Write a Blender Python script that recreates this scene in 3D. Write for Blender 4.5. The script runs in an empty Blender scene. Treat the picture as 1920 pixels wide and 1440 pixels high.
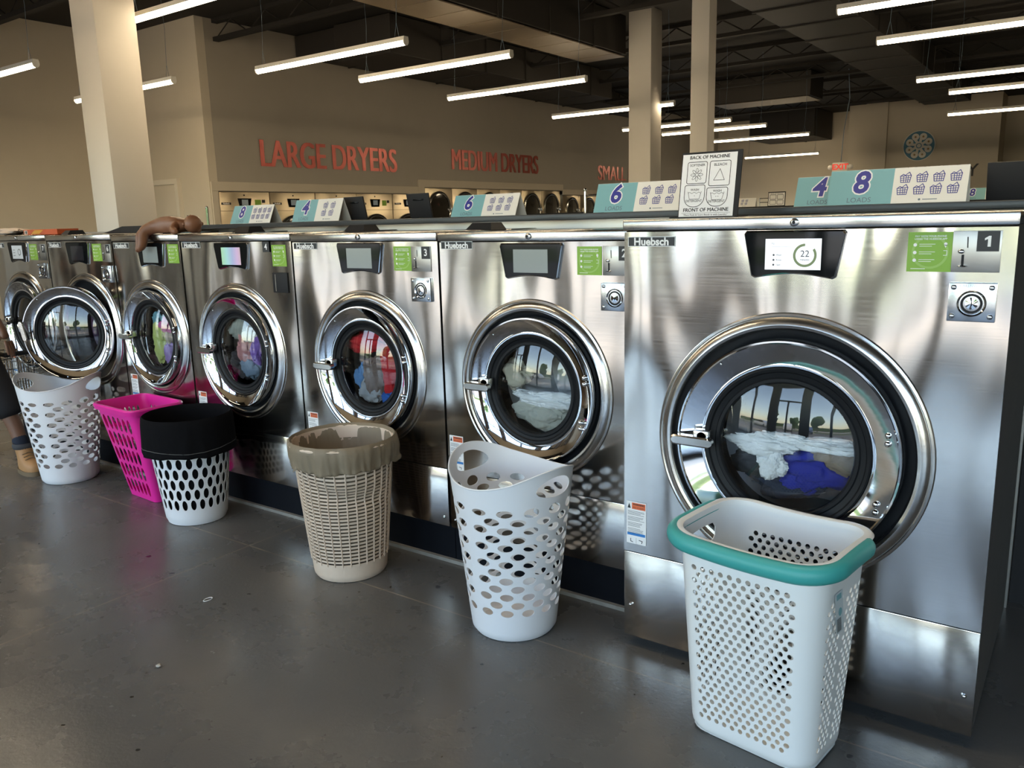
import bpy, bmesh, math, random
from mathutils import Vector, Matrix, noise
from mathutils.geometry import delaunay_2d_cdt
random.seed(7)
PI = math.pi
S = bpy.context.scene
COL = S.collection

# ------------------------------------------------------------ camera
cam_d = bpy.data.cameras.new('camera'); cam = bpy.data.objects.new('camera', cam_d); COL.objects.link(cam)
yaw, pitch, roll = math.radians(35.77), math.radians(11.37), math.radians(-1.535)
fw = Vector((-math.sin(yaw)*math.cos(pitch), math.cos(yaw)*math.cos(pitch), -math.sin(pitch)))
rt = fw.cross(Vector((0, 0, 1))).normalized(); up = rt.cross(fw)
r2 = math.cos(roll)*rt + math.sin(roll)*up; u2 = -math.sin(roll)*rt + math.cos(roll)*up
M = Matrix((r2, u2, -fw)).transposed().to_4x4(); M.translation = Vector((0, 0, 1.5))
cam.matrix_world = M
cam_d.sensor_width = 36; cam_d.lens = 1530.8/1920*36; cam_d.clip_start = 0.05; cam_d.clip_end = 400
S.camera = cam

# ------------------------------------------------------------ world, sun, exposure
S.view_settings.view_transform = 'Standard'; S.view_settings.look = 'None'
S.view_settings.gamma = 1; S.view_settings.use_curve_mapping = False
S.view_settings.exposure = 0.12
w = bpy.data.worlds.new('sky'); S.world = w; w.use_nodes = True
nt = w.node_tree; bg = nt.nodes['Background']
sky = nt.nodes.new('ShaderNodeTexSky'); sky.sky_type = 'NISHITA'; sky.sun_disc = False
sky.sun_elevation = math.radians(52); sky.sun_rotation = math.radians(20); sky.air_density = 1.0; sky.dust_density = 1.2
wbm = nt.nodes.new('ShaderNodeMixRGB'); wbm.blend_type = 'MULTIPLY'; wbm.inputs[0].default_value = 1; wbm.inputs[2].default_value = (1, .915, .80, 1)
nt.links.new(sky.outputs[0], wbm.inputs[1]); nt.links.new(wbm.outputs[0], bg.inputs[0]); bg.inputs[1].default_value = 1.7
sd = bpy.data.lights.new('sun', 'SUN'); sd.energy = 12; sd.angle = math.radians(0.6); sd.color = (1, .93, .82)
so = bpy.data.objects.new('sun', sd); COL.objects.link(so)
so.rotation_euler = Vector((-0.25, -0.62, -0.95)).to_track_quat('-Z', 'Y').to_euler()   # from behind the building, over the roof
so.location = (0, 10, 30)
TUBE = 44.0                                  # strength of the hanging light tubes
pd = bpy.data.lights.new('window_portal', 'AREA'); pd.shape = 'RECTANGLE'; pd.size = 21; pd.size_y = 2.9; pd.cycles.is_portal = True
po = bpy.data.objects.new('window_portal', pd); COL.objects.link(po); po.location = (-2.65, -2.4, 1.5); po.rotation_euler = (math.pi/2, 0, 0)   # samples the sky through the storefront
S.cycles.max_bounces = 8; S.cycles.glossy_bounces = 5; S.cycles.diffuse_bounces = 3; S.cycles.transparent_max_bounces = 16
S.cycles.use_denoising = True; S.cycles.sample_clamp_indirect = 5; S.cycles.sample_clamp_direct = 14; S.cycles.caustics_reflective = False; S.cycles.caustics_refractive = False

# ------------------------------------------------------------ materials
MATS = {}
def mat(name, col=(.5, .5, .5), rough=.5, metal=0, emit=None, es=1, spec=.5, coat=0, noise_s=0, noise_a=0, bump=0, bump_s=50, sub=0, alpha=1):
    if name in MATS: return MATS[name]
    m = bpy.data.materials.new(name); m.use_nodes = True; MATS[name] = m
    n = m.node_tree; b = n.nodes['Principled BSDF']
    b.inputs['Base Color'].default_value = (*col, 1); b.inputs['Roughness'].default_value = rough
    b.inputs['Metallic'].default_value = metal; b.inputs['Specular IOR Level'].default_value = spec
    b.inputs['Coat Weight'].default_value = coat; b.inputs['Coat Roughness'].default_value = .05
    if sub: b.inputs['Subsurface Weight'].default_value = sub; b.inputs['Subsurface Radius'].default_value = (.02, .015, .012)
    if emit: b.inputs['Emission Color'].default_value = (*emit, 1); b.inputs['Emission Strength'].default_value = es
    if noise_a:
        tc = n.nodes.new('ShaderNodeTexCoord'); nz = n.nodes.new('ShaderNodeTexNoise'); nz.inputs['Scale'].default_value = noise_s; nz.inputs['Detail'].default_value = 5
        hs = n.nodes.new('ShaderNodeMixRGB'); hs.blend_type = 'MULTIPLY'; hs.inputs[0].default_value = 1
        rp = n.nodes.new('ShaderNodeMapRange'); rp.inputs[3].default_value = 1-noise_a; rp.inputs[4].default_value = 1+noise_a
        n.links.new(tc.outputs['Object'], nz.inputs['Vector']); n.links.new(nz.outputs[0], rp.inputs[0])
        hs.inputs[1].default_value = (*col, 1); n.links.new(rp.outputs[0], hs.inputs[2]); n.links.new(hs.outputs[0], b.inputs['Base Color'])
    if bump:
        tc = n.nodes.new('ShaderNodeTexCoord'); nz = n.nodes.new('ShaderNodeTexNoise'); nz.inputs['Scale'].default_value = bump_s
        bp = n.nodes.new('ShaderNodeBump'); bp.inputs['Distance'].default_value = bump
        n.links.new(tc.outputs['Object'], nz.inputs['Vector']); n.links.new(nz.outputs[0], bp.inputs['Height']); n.links.new(bp.outputs[0], b.inputs['Normal'])
    return m
def steel(name, col, rough, amp, sc=(4.5, 4.5, 1.0), brush=.02):
    m = mat(name, col, rough, 1); n = m.node_tree; b = n.nodes['Principled BSDF']; L = n.links.new
    geo = n.nodes.new('ShaderNodeNewGeometry')
    mp = n.nodes.new('ShaderNodeMapping'); mp.inputs['Scale'].default_value = sc; L(geo.outputs['Position'], mp.inputs[0])
    nz = n.nodes.new('ShaderNodeTexNoise'); nz.inputs['Scale'].default_value = 1; nz.inputs['Detail'].default_value = .6; L(mp.outputs[0], nz.inputs['Vector'])
    b1 = n.nodes.new('ShaderNodeBump'); b1.inputs['Distance'].default_value = amp; L(nz.outputs[0], b1.inputs['Height'])
    L(b1.outputs[0], b.inputs['Normal'])
    mp2 = n.nodes.new('ShaderNodeMapping'); mp2.inputs['Scale'].default_value = (5, 5, 260); L(geo.outputs['Position'], mp2.inputs[0])
    n2 = n.nodes.new('ShaderNodeTexNoise'); n2.inputs['Scale'].default_value = 1; n2.inputs['Detail'].default_value = 0; L(mp2.outputs[0], n2.inputs['Vector'])
    n3 = n.nodes.new('ShaderNodeTexNoise'); n3.inputs['Scale'].default_value = 6; n3.inputs['Detail'].default_value = 1; L(geo.outputs['Position'], n3.inputs['Vector'])
    ad = n.nodes.new('ShaderNodeMath'); ad.operation = 'ADD'; L(n2.outputs[0], ad.inputs[0]); L(n3.outputs[0], ad.inputs[1])
    mr = n.nodes.new('ShaderNodeMapRange'); mr.inputs[1].default_value = .6; mr.inputs[2].default_value = 1.4; mr.inputs[3].default_value = rough-brush; mr.inputs[4].default_value = rough+brush
    L(ad.outputs[0], mr.inputs[0]); L(mr.outputs[0], b.inputs['Roughness'])
    return m
def thin_glass(name, tint=(1, 1, 1), ior=1.5, rough=0.0, smudge=0):
    m = bpy.data.materials.new(name); m.use_nodes = True; MATS[name] = m
    n = m.node_tree; n.nodes.clear(); L = n.links.new
    o = n.nodes.new('ShaderNodeOutputMaterial'); t = n.nodes.new('ShaderNodeBsdfTransparent'); t.inputs[0].default_value = (*tint, 1)
    g = n.nodes.new('ShaderNodeBsdfGlossy'); g.inputs['Roughness'].default_value = rough; g.inputs[0].default_value = (1, 1, 1, 1)
    f = n.nodes.new('ShaderNodeFresnel'); f.inputs[0].default_value = ior
    mx = n.nodes.new('ShaderNodeMixShader'); L(f.outputs[0], mx.inputs[0]); L(t.outputs[0], mx.inputs[1]); L(g.outputs[0], mx.inputs[2]); L(mx.outputs[0], o.inputs[0])
    return m
STEEL = steel('brushed_steel', (.60, .575, .54), .14, .052, (3.5, 3.5, 1.25))
STEEL2 = steel('brushed_steel_trim', (.62, .605, .58), .2, .006, (5, 5, .5))
STEELD = steel('dull_steel', (.42, .40, .37), .35, .003)
CHROME = steel('chrome', (.72, .74, .77), .045, .0004, (9, 9, 9), .01)
BEZEL = steel('polished_bezel', (.66, .645, .62), .2, .002, (8, 8, 8), .03)
BLK = mat('black_rubber', (.008, .009, .011), .5, spec=.22)
BLKG = mat('black_gloss', (.005, .006, .007), .05, spec=.22)
BLKM = mat('black_matte', (.016, .016, .018), .6, spec=.25)
NAVYBLK = mat('black_plinth', (.005, .006, .009), .7, spec=.12)
WHT = mat('white_print', (.85, .85, .85), .5)
GREEN = mat('green_sticker', (.22, .42, .035), .4)
GREEN2 = mat('green_sticker_pale', (.30, .50, .10), .4)
TEAL = mat('teal_print', (.20, .42, .46), .55)
CREAM = mat('paper_white', (.80, .77, .72), .6)
NAVY = mat('navy_print', (.03, .035, .27), .5)
INK = mat('black_ink', (.02, .02, .022), .5)
GREY = mat('grey_print', (.12, .17, .22), .5)
LGREY = mat('light_grey_print', (.55, .57, .57), .5)
ORANGE = mat('orange_print', (.75, .16, .06), .5)
BLUE = mat('blue_print', (.03, .2, .55), .5)
GLASS = thin_glass('door_glass', (.93, .95, .95), 1.62)
WGLASS = thin_glass('window_glass', (.96, .97, .97), 1.3)
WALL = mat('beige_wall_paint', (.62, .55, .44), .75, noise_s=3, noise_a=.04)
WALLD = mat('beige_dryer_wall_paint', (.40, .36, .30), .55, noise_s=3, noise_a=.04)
COLP = mat('column_paint', (.62, .58, .52), .6, noise_s=3, noise_a=.04)
CEIL = mat('black_ceiling', (.013, .0105, .008), .85)
DUCT = mat('dark_duct', (.022, .018, .014), .65)
TAN = mat('tan_duct', (.22, .17, .115), .5, .0, noise_s=2, noise_a=.2)
REDL = mat('red_lettering', (.34, .055, .035), .28, .35, noise_s=4, noise_a=.25)
FIX = mat('white_fixture', (.75, .72, .66), .4)
WPL = mat('white_plastic', (.80, .81, .84), .38, sub=.0)
WPL2 = mat('white_basket_plastic', (.82, .83, .82), .36)
PNK = mat('pink_plastic', (.80, .025, .33), .33, sub=.0)
BEI = mat('beige_plastic', (.68, .54, .42), .55, noise_s=14, noise_a=.14)
TEALP = mat('teal_rubber', (.05, .36, .34), .45)

# ------------------------------------------------------------ mesh helpers
class MB:
    def __init__(s, m=None): s.bm = bmesh.new(); s.mats = [m] if m else []; s.ci = 0; s.T = Matrix()
    def m(s, mt):
        if mt not in s.mats: s.mats.append(mt)
        s.ci = s.mats.index(mt); return s
    def v(s, p): return s.bm.verts.new(s.T @ Vector(p))
    def f(s, vs):
        try: fc = s.bm.faces.new(vs); fc.material_index = s.ci; return fc
        except ValueError: return None
    def poly(s, pts): s.f([s.v(p) for p in pts]); return s
    def box(s, x0, x1, y0, y1, z0, z1, bev=0):
        n0 = len(s.bm.faces); V = [s.v((x, y, z)) for z in (z0, z1) for y in (y0, y1) for x in (x0, x1)]
        fs = [s.f([V[i] for i in q]) for q in ((0, 2, 3, 1), (4, 5, 7, 6), (0, 1, 5, 4), (2, 6, 7, 3), (0, 4, 6, 2), (1, 3, 7, 5))]
        if bev:
            es = set(e for f in fs for e in f.edges)
            r = bmesh.ops.bevel(s.bm, geom=list(es), offset=bev, segments=2, affect='EDGES', profile=.5)
            for f in r['faces']: f.material_index = s.ci
        return s
    def frustum(s, b, t, z0, z1):      # b,t = (x0,x1,y0,y1)
        V = [s.v((x, y, z)) for (q, z) in ((b, z0), (t, z1)) for y in q[2:] for x in q[:2]]
        for q in ((0, 2, 3, 1), (4, 5, 7, 6), (0, 1, 5, 4), (2, 6, 7, 3), (0, 4, 6, 2), (1, 3, 7, 5)): s.f([V[i] for i in q])
        return s
    def rings(s, R, closed_u=True, cap0=False, cap1=False, closed_v=False):
        Q = [[s.v(p) for p in r] for r in R]; n = len(Q[0]); m_ = len(Q)
        for j in range(m_ if closed_v else m_-1):
            a, b = Q[j], Q[(j+1) % m_]
            for i in range(n if closed_u else n-1): s.f([a[i], a[(i+1) % n], b[(i+1) % n], b[i]])
        if cap0: s.f(list(reversed(Q[0])))
        if cap1: s.f(Q[-1])
        return s
    def lathe(s, prof, n=48, axis='z', c=(0, 0, 0), cap0=False, cap1=False):   # prof = [(r, h)]
        R = []
        for r, h in prof:
            ring = []
            for i in range(n):
                a = 2*PI*i/n; x, y = r*math.cos(a), r*math.sin(a)
                p = (x, y, h) if axis == 'z' else ((x, h, y) if axis == 'y' else (h, x, y))
                ring.append((c[0]+p[0], c[1]+p[1], c[2]+p[2]))
            R.append(ring)
        return s.rings(R, True, cap0, cap1)
    def tube(s, pts, r, n=8, closed=False, cap=True):
        pts = [Vector(p) for p in pts]; R = []; N = len(pts); rr = r if isinstance(r, (list, tuple)) else [r]*N; prev = None
        for i, p in enumerate(pts):
            d = (pts[(i+1) % N]-pts[i-1]) if (closed or 0 < i < N-1) else (pts[1]-pts[0] if i == 0 else pts[-1]-pts[-2])
            d.normalize()
            if prev is None: q = d.cross(Vector((0, 0, 1)) if abs(d.z) < .9 else Vector((1, 0, 0))).normalized()
            else: q = (prev-d*prev.dot(d)).normalized()
            prev = q; t = d.cross(q)
            R.append([p+rr[i]*(math.cos(2*PI*k/n)*q+math.sin(2*PI*k/n)*t) for k in range(n)])
        return s.rings(R, True, cap and not closed, cap and not closed, closed)
    def cyl(s, p0, p1, r, n=16): return s.tube([p0, p1], r, n)
    def ball(s, c, r, n=12, sc=(1, 1, 1)):
        R = []
        for j in range(1, n):
            a = PI*j/n; R.append([(c[0]+sc[0]*r*math.sin(a)*math.cos(2*PI*i/(2*n)), c[1]+sc[1]*r*math.sin(a)*math.sin(2*PI*i/(2*n)), c[2]-sc[2]*r*math.cos(a)) for i in range(2*n)])
        return s.rings(R, True, True, True)
    # flat graphics in the local x-z plane, facing -y; y = offset towards viewer
    def fl(s, pts, y=0): return s.poly([(p[0], -y, p[1]) for p in pts])
    def rect(s, x0, x1, z0, z1, y=0): return s.fl([(x0, z0), (x1, z0), (x1, z1), (x0, z1)], y)
    def disc(s, x, z, r, y=0, n=20, sx=1): return s.fl([(x+sx*r*math.cos(2*PI*i/n), z+r*math.sin(2*PI*i/n)) for i in range(n)], y)
    def line(s, pts, w_, y=0, closed=False):
        P = [Vector(p) for p in pts]; N = len(P)
        for i in range(N if closed else N-1):
            a, b = P[i], P[(i+1) % N]; d = b-a
            if d.length < 1e-6: continue
            d.normalize(); q = Vector((-d.y, d.x))*w_/2; e = d*w_*.35
            s.fl([a-q-e, b-q+e, b+q+e, a+q-e], y)
        return s
    def text(s, body, x, z, size, y=0, align='CENTER', bold=0, sx=1, shear=0):
        if bold and 'M' in body:
            for q in (-bold, bold): s.text(body, x+q, z+q*.5, size, y, align, 0, sx, shear)
            return s
        c = bpy.data.curves.new('t', 'FONT'); c.body = body; c.size = size; c.align_x = align; c.align_y = 'CENTER'; c.offset = bold; c.shear = shear; c.resolution_u = 3
        o = bpy.data.objects.new('t', c); me = bpy.data.meshes.new_from_object(o)
        vs = [s.v((x+v.co.x*sx, -y, z+v.co.y)) for v in me.vertices]
        for p in me.polygons: s.f([vs[i] for i in p.vertices])
        bpy.data.objects.remove(o); bpy.data.curves.remove(c); bpy.data.meshes.remove(me); return s
    def build(s, name, parent=None, smooth=35, merge=0, world=False, recalc=True):
        if merge: bmesh.ops.remove_doubles(s.bm, verts=s.bm.verts, dist=merge)
        if recalc: bmesh.ops.recalc_face_normals(s.bm, faces=s.bm.faces)
        me = bpy.data.meshes.new(name); s.bm.to_mesh(me); s.bm.free()
        for m_ in s.mats: me.materials.append(m_)
        if smooth:
            for p in me.polygons: p.use_smooth = True
            me.set_sharp_from_angle(angle=math.radians(smooth))
        o = bpy.data.objects.new(name, me); COL.objects.link(o)
        if parent:
            o.parent = parent
            if world: 
                r = parent
                mw = Matrix()
                while r: mw = r.matrix_basis @ mw; r = r.parent
                me.transform(mw.inverted())
        return o
def tag(o, label, cat, group=None):
    o['label'] = label; o['category'] = cat
    if group: o['group'] = group
    return o
def thing(name, label, cat, loc=(0, 0, 0), rz=0, group=None, rot=None):
    o = bpy.data.objects.new(name, None); COL.objects.link(o); o.empty_display_size = .05
    o.location = loc; o.rotation_euler = rot if rot else (0, 0, rz)
    return tag(o, label, cat, group)
def struct(o): o['kind'] = 'structure'; return o
def dup(o, parent=None):
    c = o.copy(); COL.objects.link(c)
    if parent: c.parent = parent
    for ch in list(o.children): dup(ch, c)
    return c
def sheet(mb, outer, holes, grid, fmap):
    """flat shape with holes -> triangulated -> mapped to 3-D by fmap(x, y)"""
    V = []; loops = []
    for lp in [outer]+holes:
        if sum(lp[i-1][0]*lp[i][1]-lp[i][0]*lp[i-1][1] for i in range(len(lp))) < 0: lp = lp[::-1]
        loops.append(list(range(len(V), len(V)+len(lp)))); V += [Vector(p) for p in lp]
    V += [Vector(g) for g in grid]
    vo, eo, fo, ov, oe, of = delaunay_2d_cdt(V, [], loops, 0, 1e-6)
    vs = {}
    for f, src in zip(fo, of):
        if 0 not in src or any(i > 0 for i in src): continue
        for i in f:
            if i not in vs: vs[i] = mb.v(fmap(vo[i].x, vo[i].y))
        mb.f([vs[i] for i in f])
def ell(cx, cy, a, b, n=14, rot=0):
    c, s_ = math.cos(rot), math.sin(rot)
    return [(cx+a*math.cos(2*PI*i/n)*c-b*math.sin(2*PI*i/n)*s_, cy+a*math.cos(2*PI*i/n)*s_+b*math.sin(2*PI*i/n)*c) for i in range(n)]
def solid(o, t, off=-1):
    md = o.modifiers.new('thickness', 'SOLIDIFY'); md.thickness = t; md.offset = off; return o

# ------------------------------------------------------------ room shell
XL, XD, YC, YB, ZC = -13.3, -11.3, 7.85, 28.4, 4.6
def boxs(name, m_, *a, **k): return struct(MB(m_).box(*a, **k).build(name, smooth=0))
floor = boxs('floor', None, XL-.2, 8, -2.3, YB+.2, -.2, 0)
boxs('ceiling', CEIL, XL-.2, 8, -2.3, YB+.2, ZC, ZC+.2)
boxs('wall_left', WALL, XL-.2, XL, -2.3, YC, 0, ZC)
boxs('wall_return', WALL, XL-.2, XD, YC, YC+.15, 0, ZC)
# dryer wall: with the opening the dryers stand in
DY = [(7.95, 12.9, 2.05), (12.9, 18.1, 2.18), (18.1, 27.9, 2.08)]
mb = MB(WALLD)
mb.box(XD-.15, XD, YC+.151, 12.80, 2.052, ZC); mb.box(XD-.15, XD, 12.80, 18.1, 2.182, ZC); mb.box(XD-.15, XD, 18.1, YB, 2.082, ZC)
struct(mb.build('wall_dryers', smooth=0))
mb = MB(WALL)
mb.box(XD+.001, XD+.03, YC+.01, 12.62, 2.06, 2.2, .006); mb.box(XD+.001, XD+.03, YC+.01, YC+.12, 0, 2.06, .004)
mb.box(XD-.1, XD+.03, 12.62, 18.1, 2.19, 2.34, .006); mb.box(XD-.1, XD+.03, 12.62, 12.80, 2.03, 2.2, .004)
mb.box(XD-.1, XD+.03, 18.1, 27.9, 2.09, 2.22, .006)
struct(mb.build('trim_1', smooth=0))
boxs('wall_back', WALL, XD, -6.6, YB, YB+.2, 0, ZC)
mb = MB(WALL); mb.box(-6.6, -2.6, 27.0, YB, 0, ZC); mb.box(-6.1, -5.5, 26.9, 27.0, 0, ZC); struct(mb.build('wall_rear', smooth=0))
boxs('wall_far', WALL, -2.6, 8, YB-.1, YB+.2, 0, ZC)
boxs('wall_right', WALL, 7.9, 8.1, -2.3, YB, 0, ZC)
# door in the return wall
d = thing('door_1', 'white door with pale frame in the beige wall behind the wide column', 'door', (-12.33, YC, 0)); del d['label']; del d['category']; struct(d)
MB(mat('door_paint', (.62, .55, .45), .5)).box(-.42, .20, -.045, -.001, 0, 2.2, .004).build('door_panel', d)
mb = MB(mat('frame_paint', (.72, .66, .56), .5)); mb.box(-.5, -.42, -.07, -.001, 0, 2.28); mb.box(.20, .28, -.07, -.001, 0, 2.28); mb.box(-.42, .20, -.07, -.001, 2.2, 2.28); mb.build('door_frame', d, 0)

# floor material: sealed dark concrete
fm = mat('sealed_concrete', (.1, .1, .1), .3); floor.data.materials.clear(); floor.data.materials.append(fm)
n = fm.node_tree; b = n.nodes['Principled BSDF']; L = n.links.new
geo = n.nodes.new('ShaderNodeNewGeometry')
def nz(scale, det=6, rough=.6):
    t = n.nodes.new('ShaderNodeTexNoise'); t.inputs['Scale'].default_value = scale; t.inputs['Detail'].default_value = det; t.inputs['Roughness'].default_value = rough
    L(geo.outputs['Position'], t.inputs['Vector']); return t.outputs[0]
cr = n.nodes.new('ShaderNodeValToRGB'); cr.color_ramp.elements[0].position = .3; cr.color_ramp.elements[0].color = (.092, .090, .086, 1)
cr.color_ramp.elements[1].position = .72; cr.color_ramp.elements[1].color = (.126, .121, .112, 1); L(nz(1.3), cr.inputs[0])
cr2 = n.nodes.new('ShaderNodeValToRGB'); cr2.color_ramp.elements[0].position = .70; cr2.color_ramp.elements[0].color = (1, 1, 1, 1)
cr2.color_ramp.elements[1].position = .76; cr2.color_ramp.elements[1].color = (.55, .5, .46, 1); L(nz(23, 4), cr2.inputs[0])
mx = n.nodes.new('ShaderNodeMixRGB'); mx.blend_type = 'MULTIPLY'; mx.inputs[0].default_value = .22; L(cr.outputs[0], mx.inputs[1]); L(cr2.outputs[0], mx.inputs[2])
sp = n.nodes.new('ShaderNodeSeparateXYZ'); L(geo.outputs['Position'], sp.inputs[0])
def joint(out, pos, wid):
    a = n.nodes.new('ShaderNodeMath'); a.operation = 'SUBTRACT'; L(out, a.inputs[0]); a.inputs[1].default_value = pos
    c = n.nodes.new('ShaderNodeMath'); c.operation = 'ABSOLUTE'; L(a.outputs[0], c.inputs[0])
    e = n.nodes.new('ShaderNodeMath'); e.operation = 'LESS_THAN'; L(c.outputs[0], e.inputs[0]); e.inputs[1].default_value = wid; return e.outputs[0]
js = [joint(sp.outputs[1], 2.25, .0035), joint(sp.outputs[0], -3.2, .003), joint(sp.outputs[0], -6.4, .003), joint(sp.outputs[1], -.9, .003)]
acc = js[0]
for j in js[1:]:
    q = n.nodes.new('ShaderNodeMath'); q.operation = 'MAXIMUM'; L(acc, q.inputs[0]); L(j, q.inputs[1]); acc = q.outputs[0]
jc = n.nodes.new('ShaderNodeMixRGB'); L(acc, jc.inputs[0]); L(mx.outputs[0], jc.inputs[1])
jm = n.nodes.new('ShaderNodeMixRGB'); L(nz(6, 2), jm.inputs[0]); jm.inputs[1].default_value = (.05, .05, .048, 1); jm.inputs[2].default_value = (.42, .35, .26, 1); L(jm.outputs[0], jc.inputs[2])
cr3 = n.nodes.new('ShaderNodeValToRGB'); cr3.color_ramp.elements[0].position = .745; cr3.color_ramp.elements[0].color = (1, 1, 1, 1); cr3.color_ramp.elements[1].position = .76; cr3.color_ramp.elements[1].color = (.12, .1, .09, 1); L(nz(19, 2, .4), cr3.inputs[0])
mx2 = n.nodes.new('ShaderNodeMixRGB'); mx2.blend_type = 'MULTIPLY'; mx2.inputs[0].default_value = 1; L(jc.outputs[0], mx2.inputs[1]); L(cr3.outputs[0], mx2.inputs[2])
L(mx2.outputs[0], b.inputs['Base Color'])
mr = n.nodes.new('ShaderNodeMapRange'); L(nz(2.2), mr.inputs[0]); mr.inputs[1].default_value = .3; mr.inputs[2].default_value = .7; mr.inputs[3].default_value = .20; mr.inputs[4].default_value = .36; L(mr.outputs[0], b.inputs['Roughness'])
bp = n.nodes.new('ShaderNodeBump'); bp.inputs['Distance'].default_value = .0006; L(nz(60, 3), bp.inputs['Height']); L(bp.outputs[0], b.inputs['Normal'])

# storefront behind the camera (mirrored in the steel and the door glass)
YS = -2.2
boxs('wall_front', WALL, XL-.2, 8, YS-.15, YS, 3.0, ZC)
MUL = mat('dark_mullion', (.02, .02, .022), .4)
PIER = mat('brown_pier', (.10, .08, .065), .8)
for x in (-11.8, -8.74, -5.70, -2.66, -.9, 1.9): struct(MB(PIER).box(x-.2, x+.2, YS-.14, YS+.28, 0, 3.0, .01).build('pier_%d' % (20+x), smooth=0))
k = 0
xs = [-13.3+1.52*i for i in range(15)]
for i in range(14):
    k += 1
    wd = struct(thing('window_%d' % k, '', 'window', (xs[i]+.76, YS-.06, 0))); del wd['label']; del wd['category']
    mb = MB(MUL); mb.box(-.76, -.70, -.05, .05, 0, 3); mb.box(.70, .76, -.05, .05, 0, 3); mb.box(-.7, .7, -.05, .05, 0, .12); mb.box(-.7, .7, -.05, .05, 2.94, 3)
    if i % 3 == 1: mb.box(-.7, .7, -.05, .05, 2.18, 2.24); mb.box(-.04, .04, -.05, .05, .12, 2.18)
    mb.build('window_frame', wd, 0)
    g = MB(WGLASS); g.poly([(-.7, 0, .12), (.7, 0, .12), (.7, 0, 2.94), (-.7, 0, 2.94)]); g.build('window_pane', wd, 0)
# outdoors
o = MB(mat('sidewalk', (.46, .38, .29), .85, noise_s=2, noise_a=.12)).box(-60, 60, -7.2, YS-.12, -.3, -.02).build('sidewalk', smooth=0); struct(o)
o = MB(mat('asphalt', (.16, .155, .15), .9, noise_s=1, noise_a=.2)).box(-60, 60, -22, -7.2, -.4, -.15).build('parking_lot', smooth=0); struct(o)
GR = mat('lawn', (.10, .125, .05), .95, noise_s=.6, noise_a=.3)
o = MB(GR).box(-60, 60, -34, -22, -.4, -.08).build('lawn', smooth=0); struct(o)
o = MB(mat('road', (.33, .30, .26), .9, noise_s=.6, noise_a=.2)).box(-60, 60, -120, -34, -.4, -.12).build('road', smooth=0); struct(o)
def car(x, y, rz, col, label, tall=0):
    t = thing('parked_car', label, 'car', (x, y, -.15), rz, 'cars in the lot behind the storefront glass')
    pm = mat('car_paint_'+col[0], col[1], .25, .3, coat=1)
    mb = MB(pm); prof = [(-2.2, .35), (-2.25, .75), (-2.1, .95), (-1.1, 1.02), (-.5, 1.45+tall), (.9, 1.48+tall), (1.7, 1.05+tall*.8), (2.2, .95+tall*.6), (2.25, .5), (2.15, .3)]
    mb.rings([[(p[0], yy, p[1]*(1 if abs(yy) < .8 or p[1] < 1.1 else .985)) for p in prof] for yy in (-.88, -.8, .8, .88)], True, True, True); mb.build('body', t, 30)
    mb = MB(BLKG); 
    for s_ in (-1, 1): mb.poly([(-1.0, s_*.885, 1.02), (-.46, s_*.885, 1.40+tall), (.85, s_*.885, 1.42+tall), (1.5, s_*.885, 1.04)])
    mb.poly([(-1.12, -.7, 1.04), (-1.12, .7, 1.04), (-.54, .66, 1.43+tall), (-.54, -.66, 1.43+tall)]); mb.build('window', t, 0)
    for wx in (-1.4, 1.4):
        for s_ in (-1, 1):
            MB(BLK).lathe([(.0, -.1), (.3, -.1), (.34, -.06), (.34, .06), (.3, .1), (0, .1)], 20, 'y', (wx, s_*.85, .34)).build('wheel', t)
    return t
car(-11.5, -17, .3, ('silver', (.6, .62, .64)), 'silver car parked outside, mirrored in the washer door glass')
car(-5.5, -18.5, 1.4, ('white', (.8, .8, .8)), 'white taller car parked outside, mirrored in the first washer door', .25)
car(-1.2, -17.5, 1.5, ('blue', (.1, .14, .25)), 'dark blue car parked outside the front windows')
LEAF = mat('tree_leaves', (.05, .10, .025), .8, noise_s=2, noise_a=.5); BARK = mat('tree_bark', (.09, .06, .04), .9)
for tx, ty, th, lb in ((-17, -38, 7, 'tall leafy tree beyond the lawn, leftmost of three'), (-8, -42, 5.5, 'shorter round tree beyond the lawn'), (2, -36, 6.5, 'leafy tree beyond the lawn, rightmost of three')):
    t = thing('tree', lb, 'tree', (tx, ty, -.1), 0, 'trees beyond the parking lot')
    MB(BARK).tube([(0, 0, 0), (.1, 0, th*.3), (0, .1, th*.6)], [.25, .2, .12], 8).build('trunk', t)
    bm = bmesh.new()
    for q in range(9):
        c = Vector((random.uniform(-1, 1)*th*.25, random.uniform(-1, 1)*th*.25, th*random.uniform(.45, .85)))
        g = bmesh.ops.create_icosphere(bm, subdivisions=3, radius=th*.2, matrix=Matrix.Translation(c))
        for v in g['verts']: v.co += (v.co-c)*noise.noise(v.co*1.3)*.7
    mb = MB(LEAF); mb.bm.free(); mb.bm = bm; mb.build('crown', t, 0)
o = MB(mat('hedge', (.055, .09, .03), .9, noise_s=1, noise_a=.5, bump=.2, bump_s=2)).box(-60, 60, -62, -60, -.1, 2.2).build('hedge_row', smooth=0); tag(o, 'long dark green hedge across the road, seen through the storefront', 'hedge')

# ------------------------------------------------------------ columns
def column(name, x0, x1, y0, y1, label):
    o = MB(COLP).box(x0, x1, y0, y1, 0, ZC, .006).build(name, smooth=30); struct(o); return o
column('column', -7.53, -7.15, 4.0, 4.38, '')
column('column', -6.25, -5.87, 12.0, 12.38, '')
column('column', -4.35, -4.12, 10.0, 10.23, '')

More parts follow.
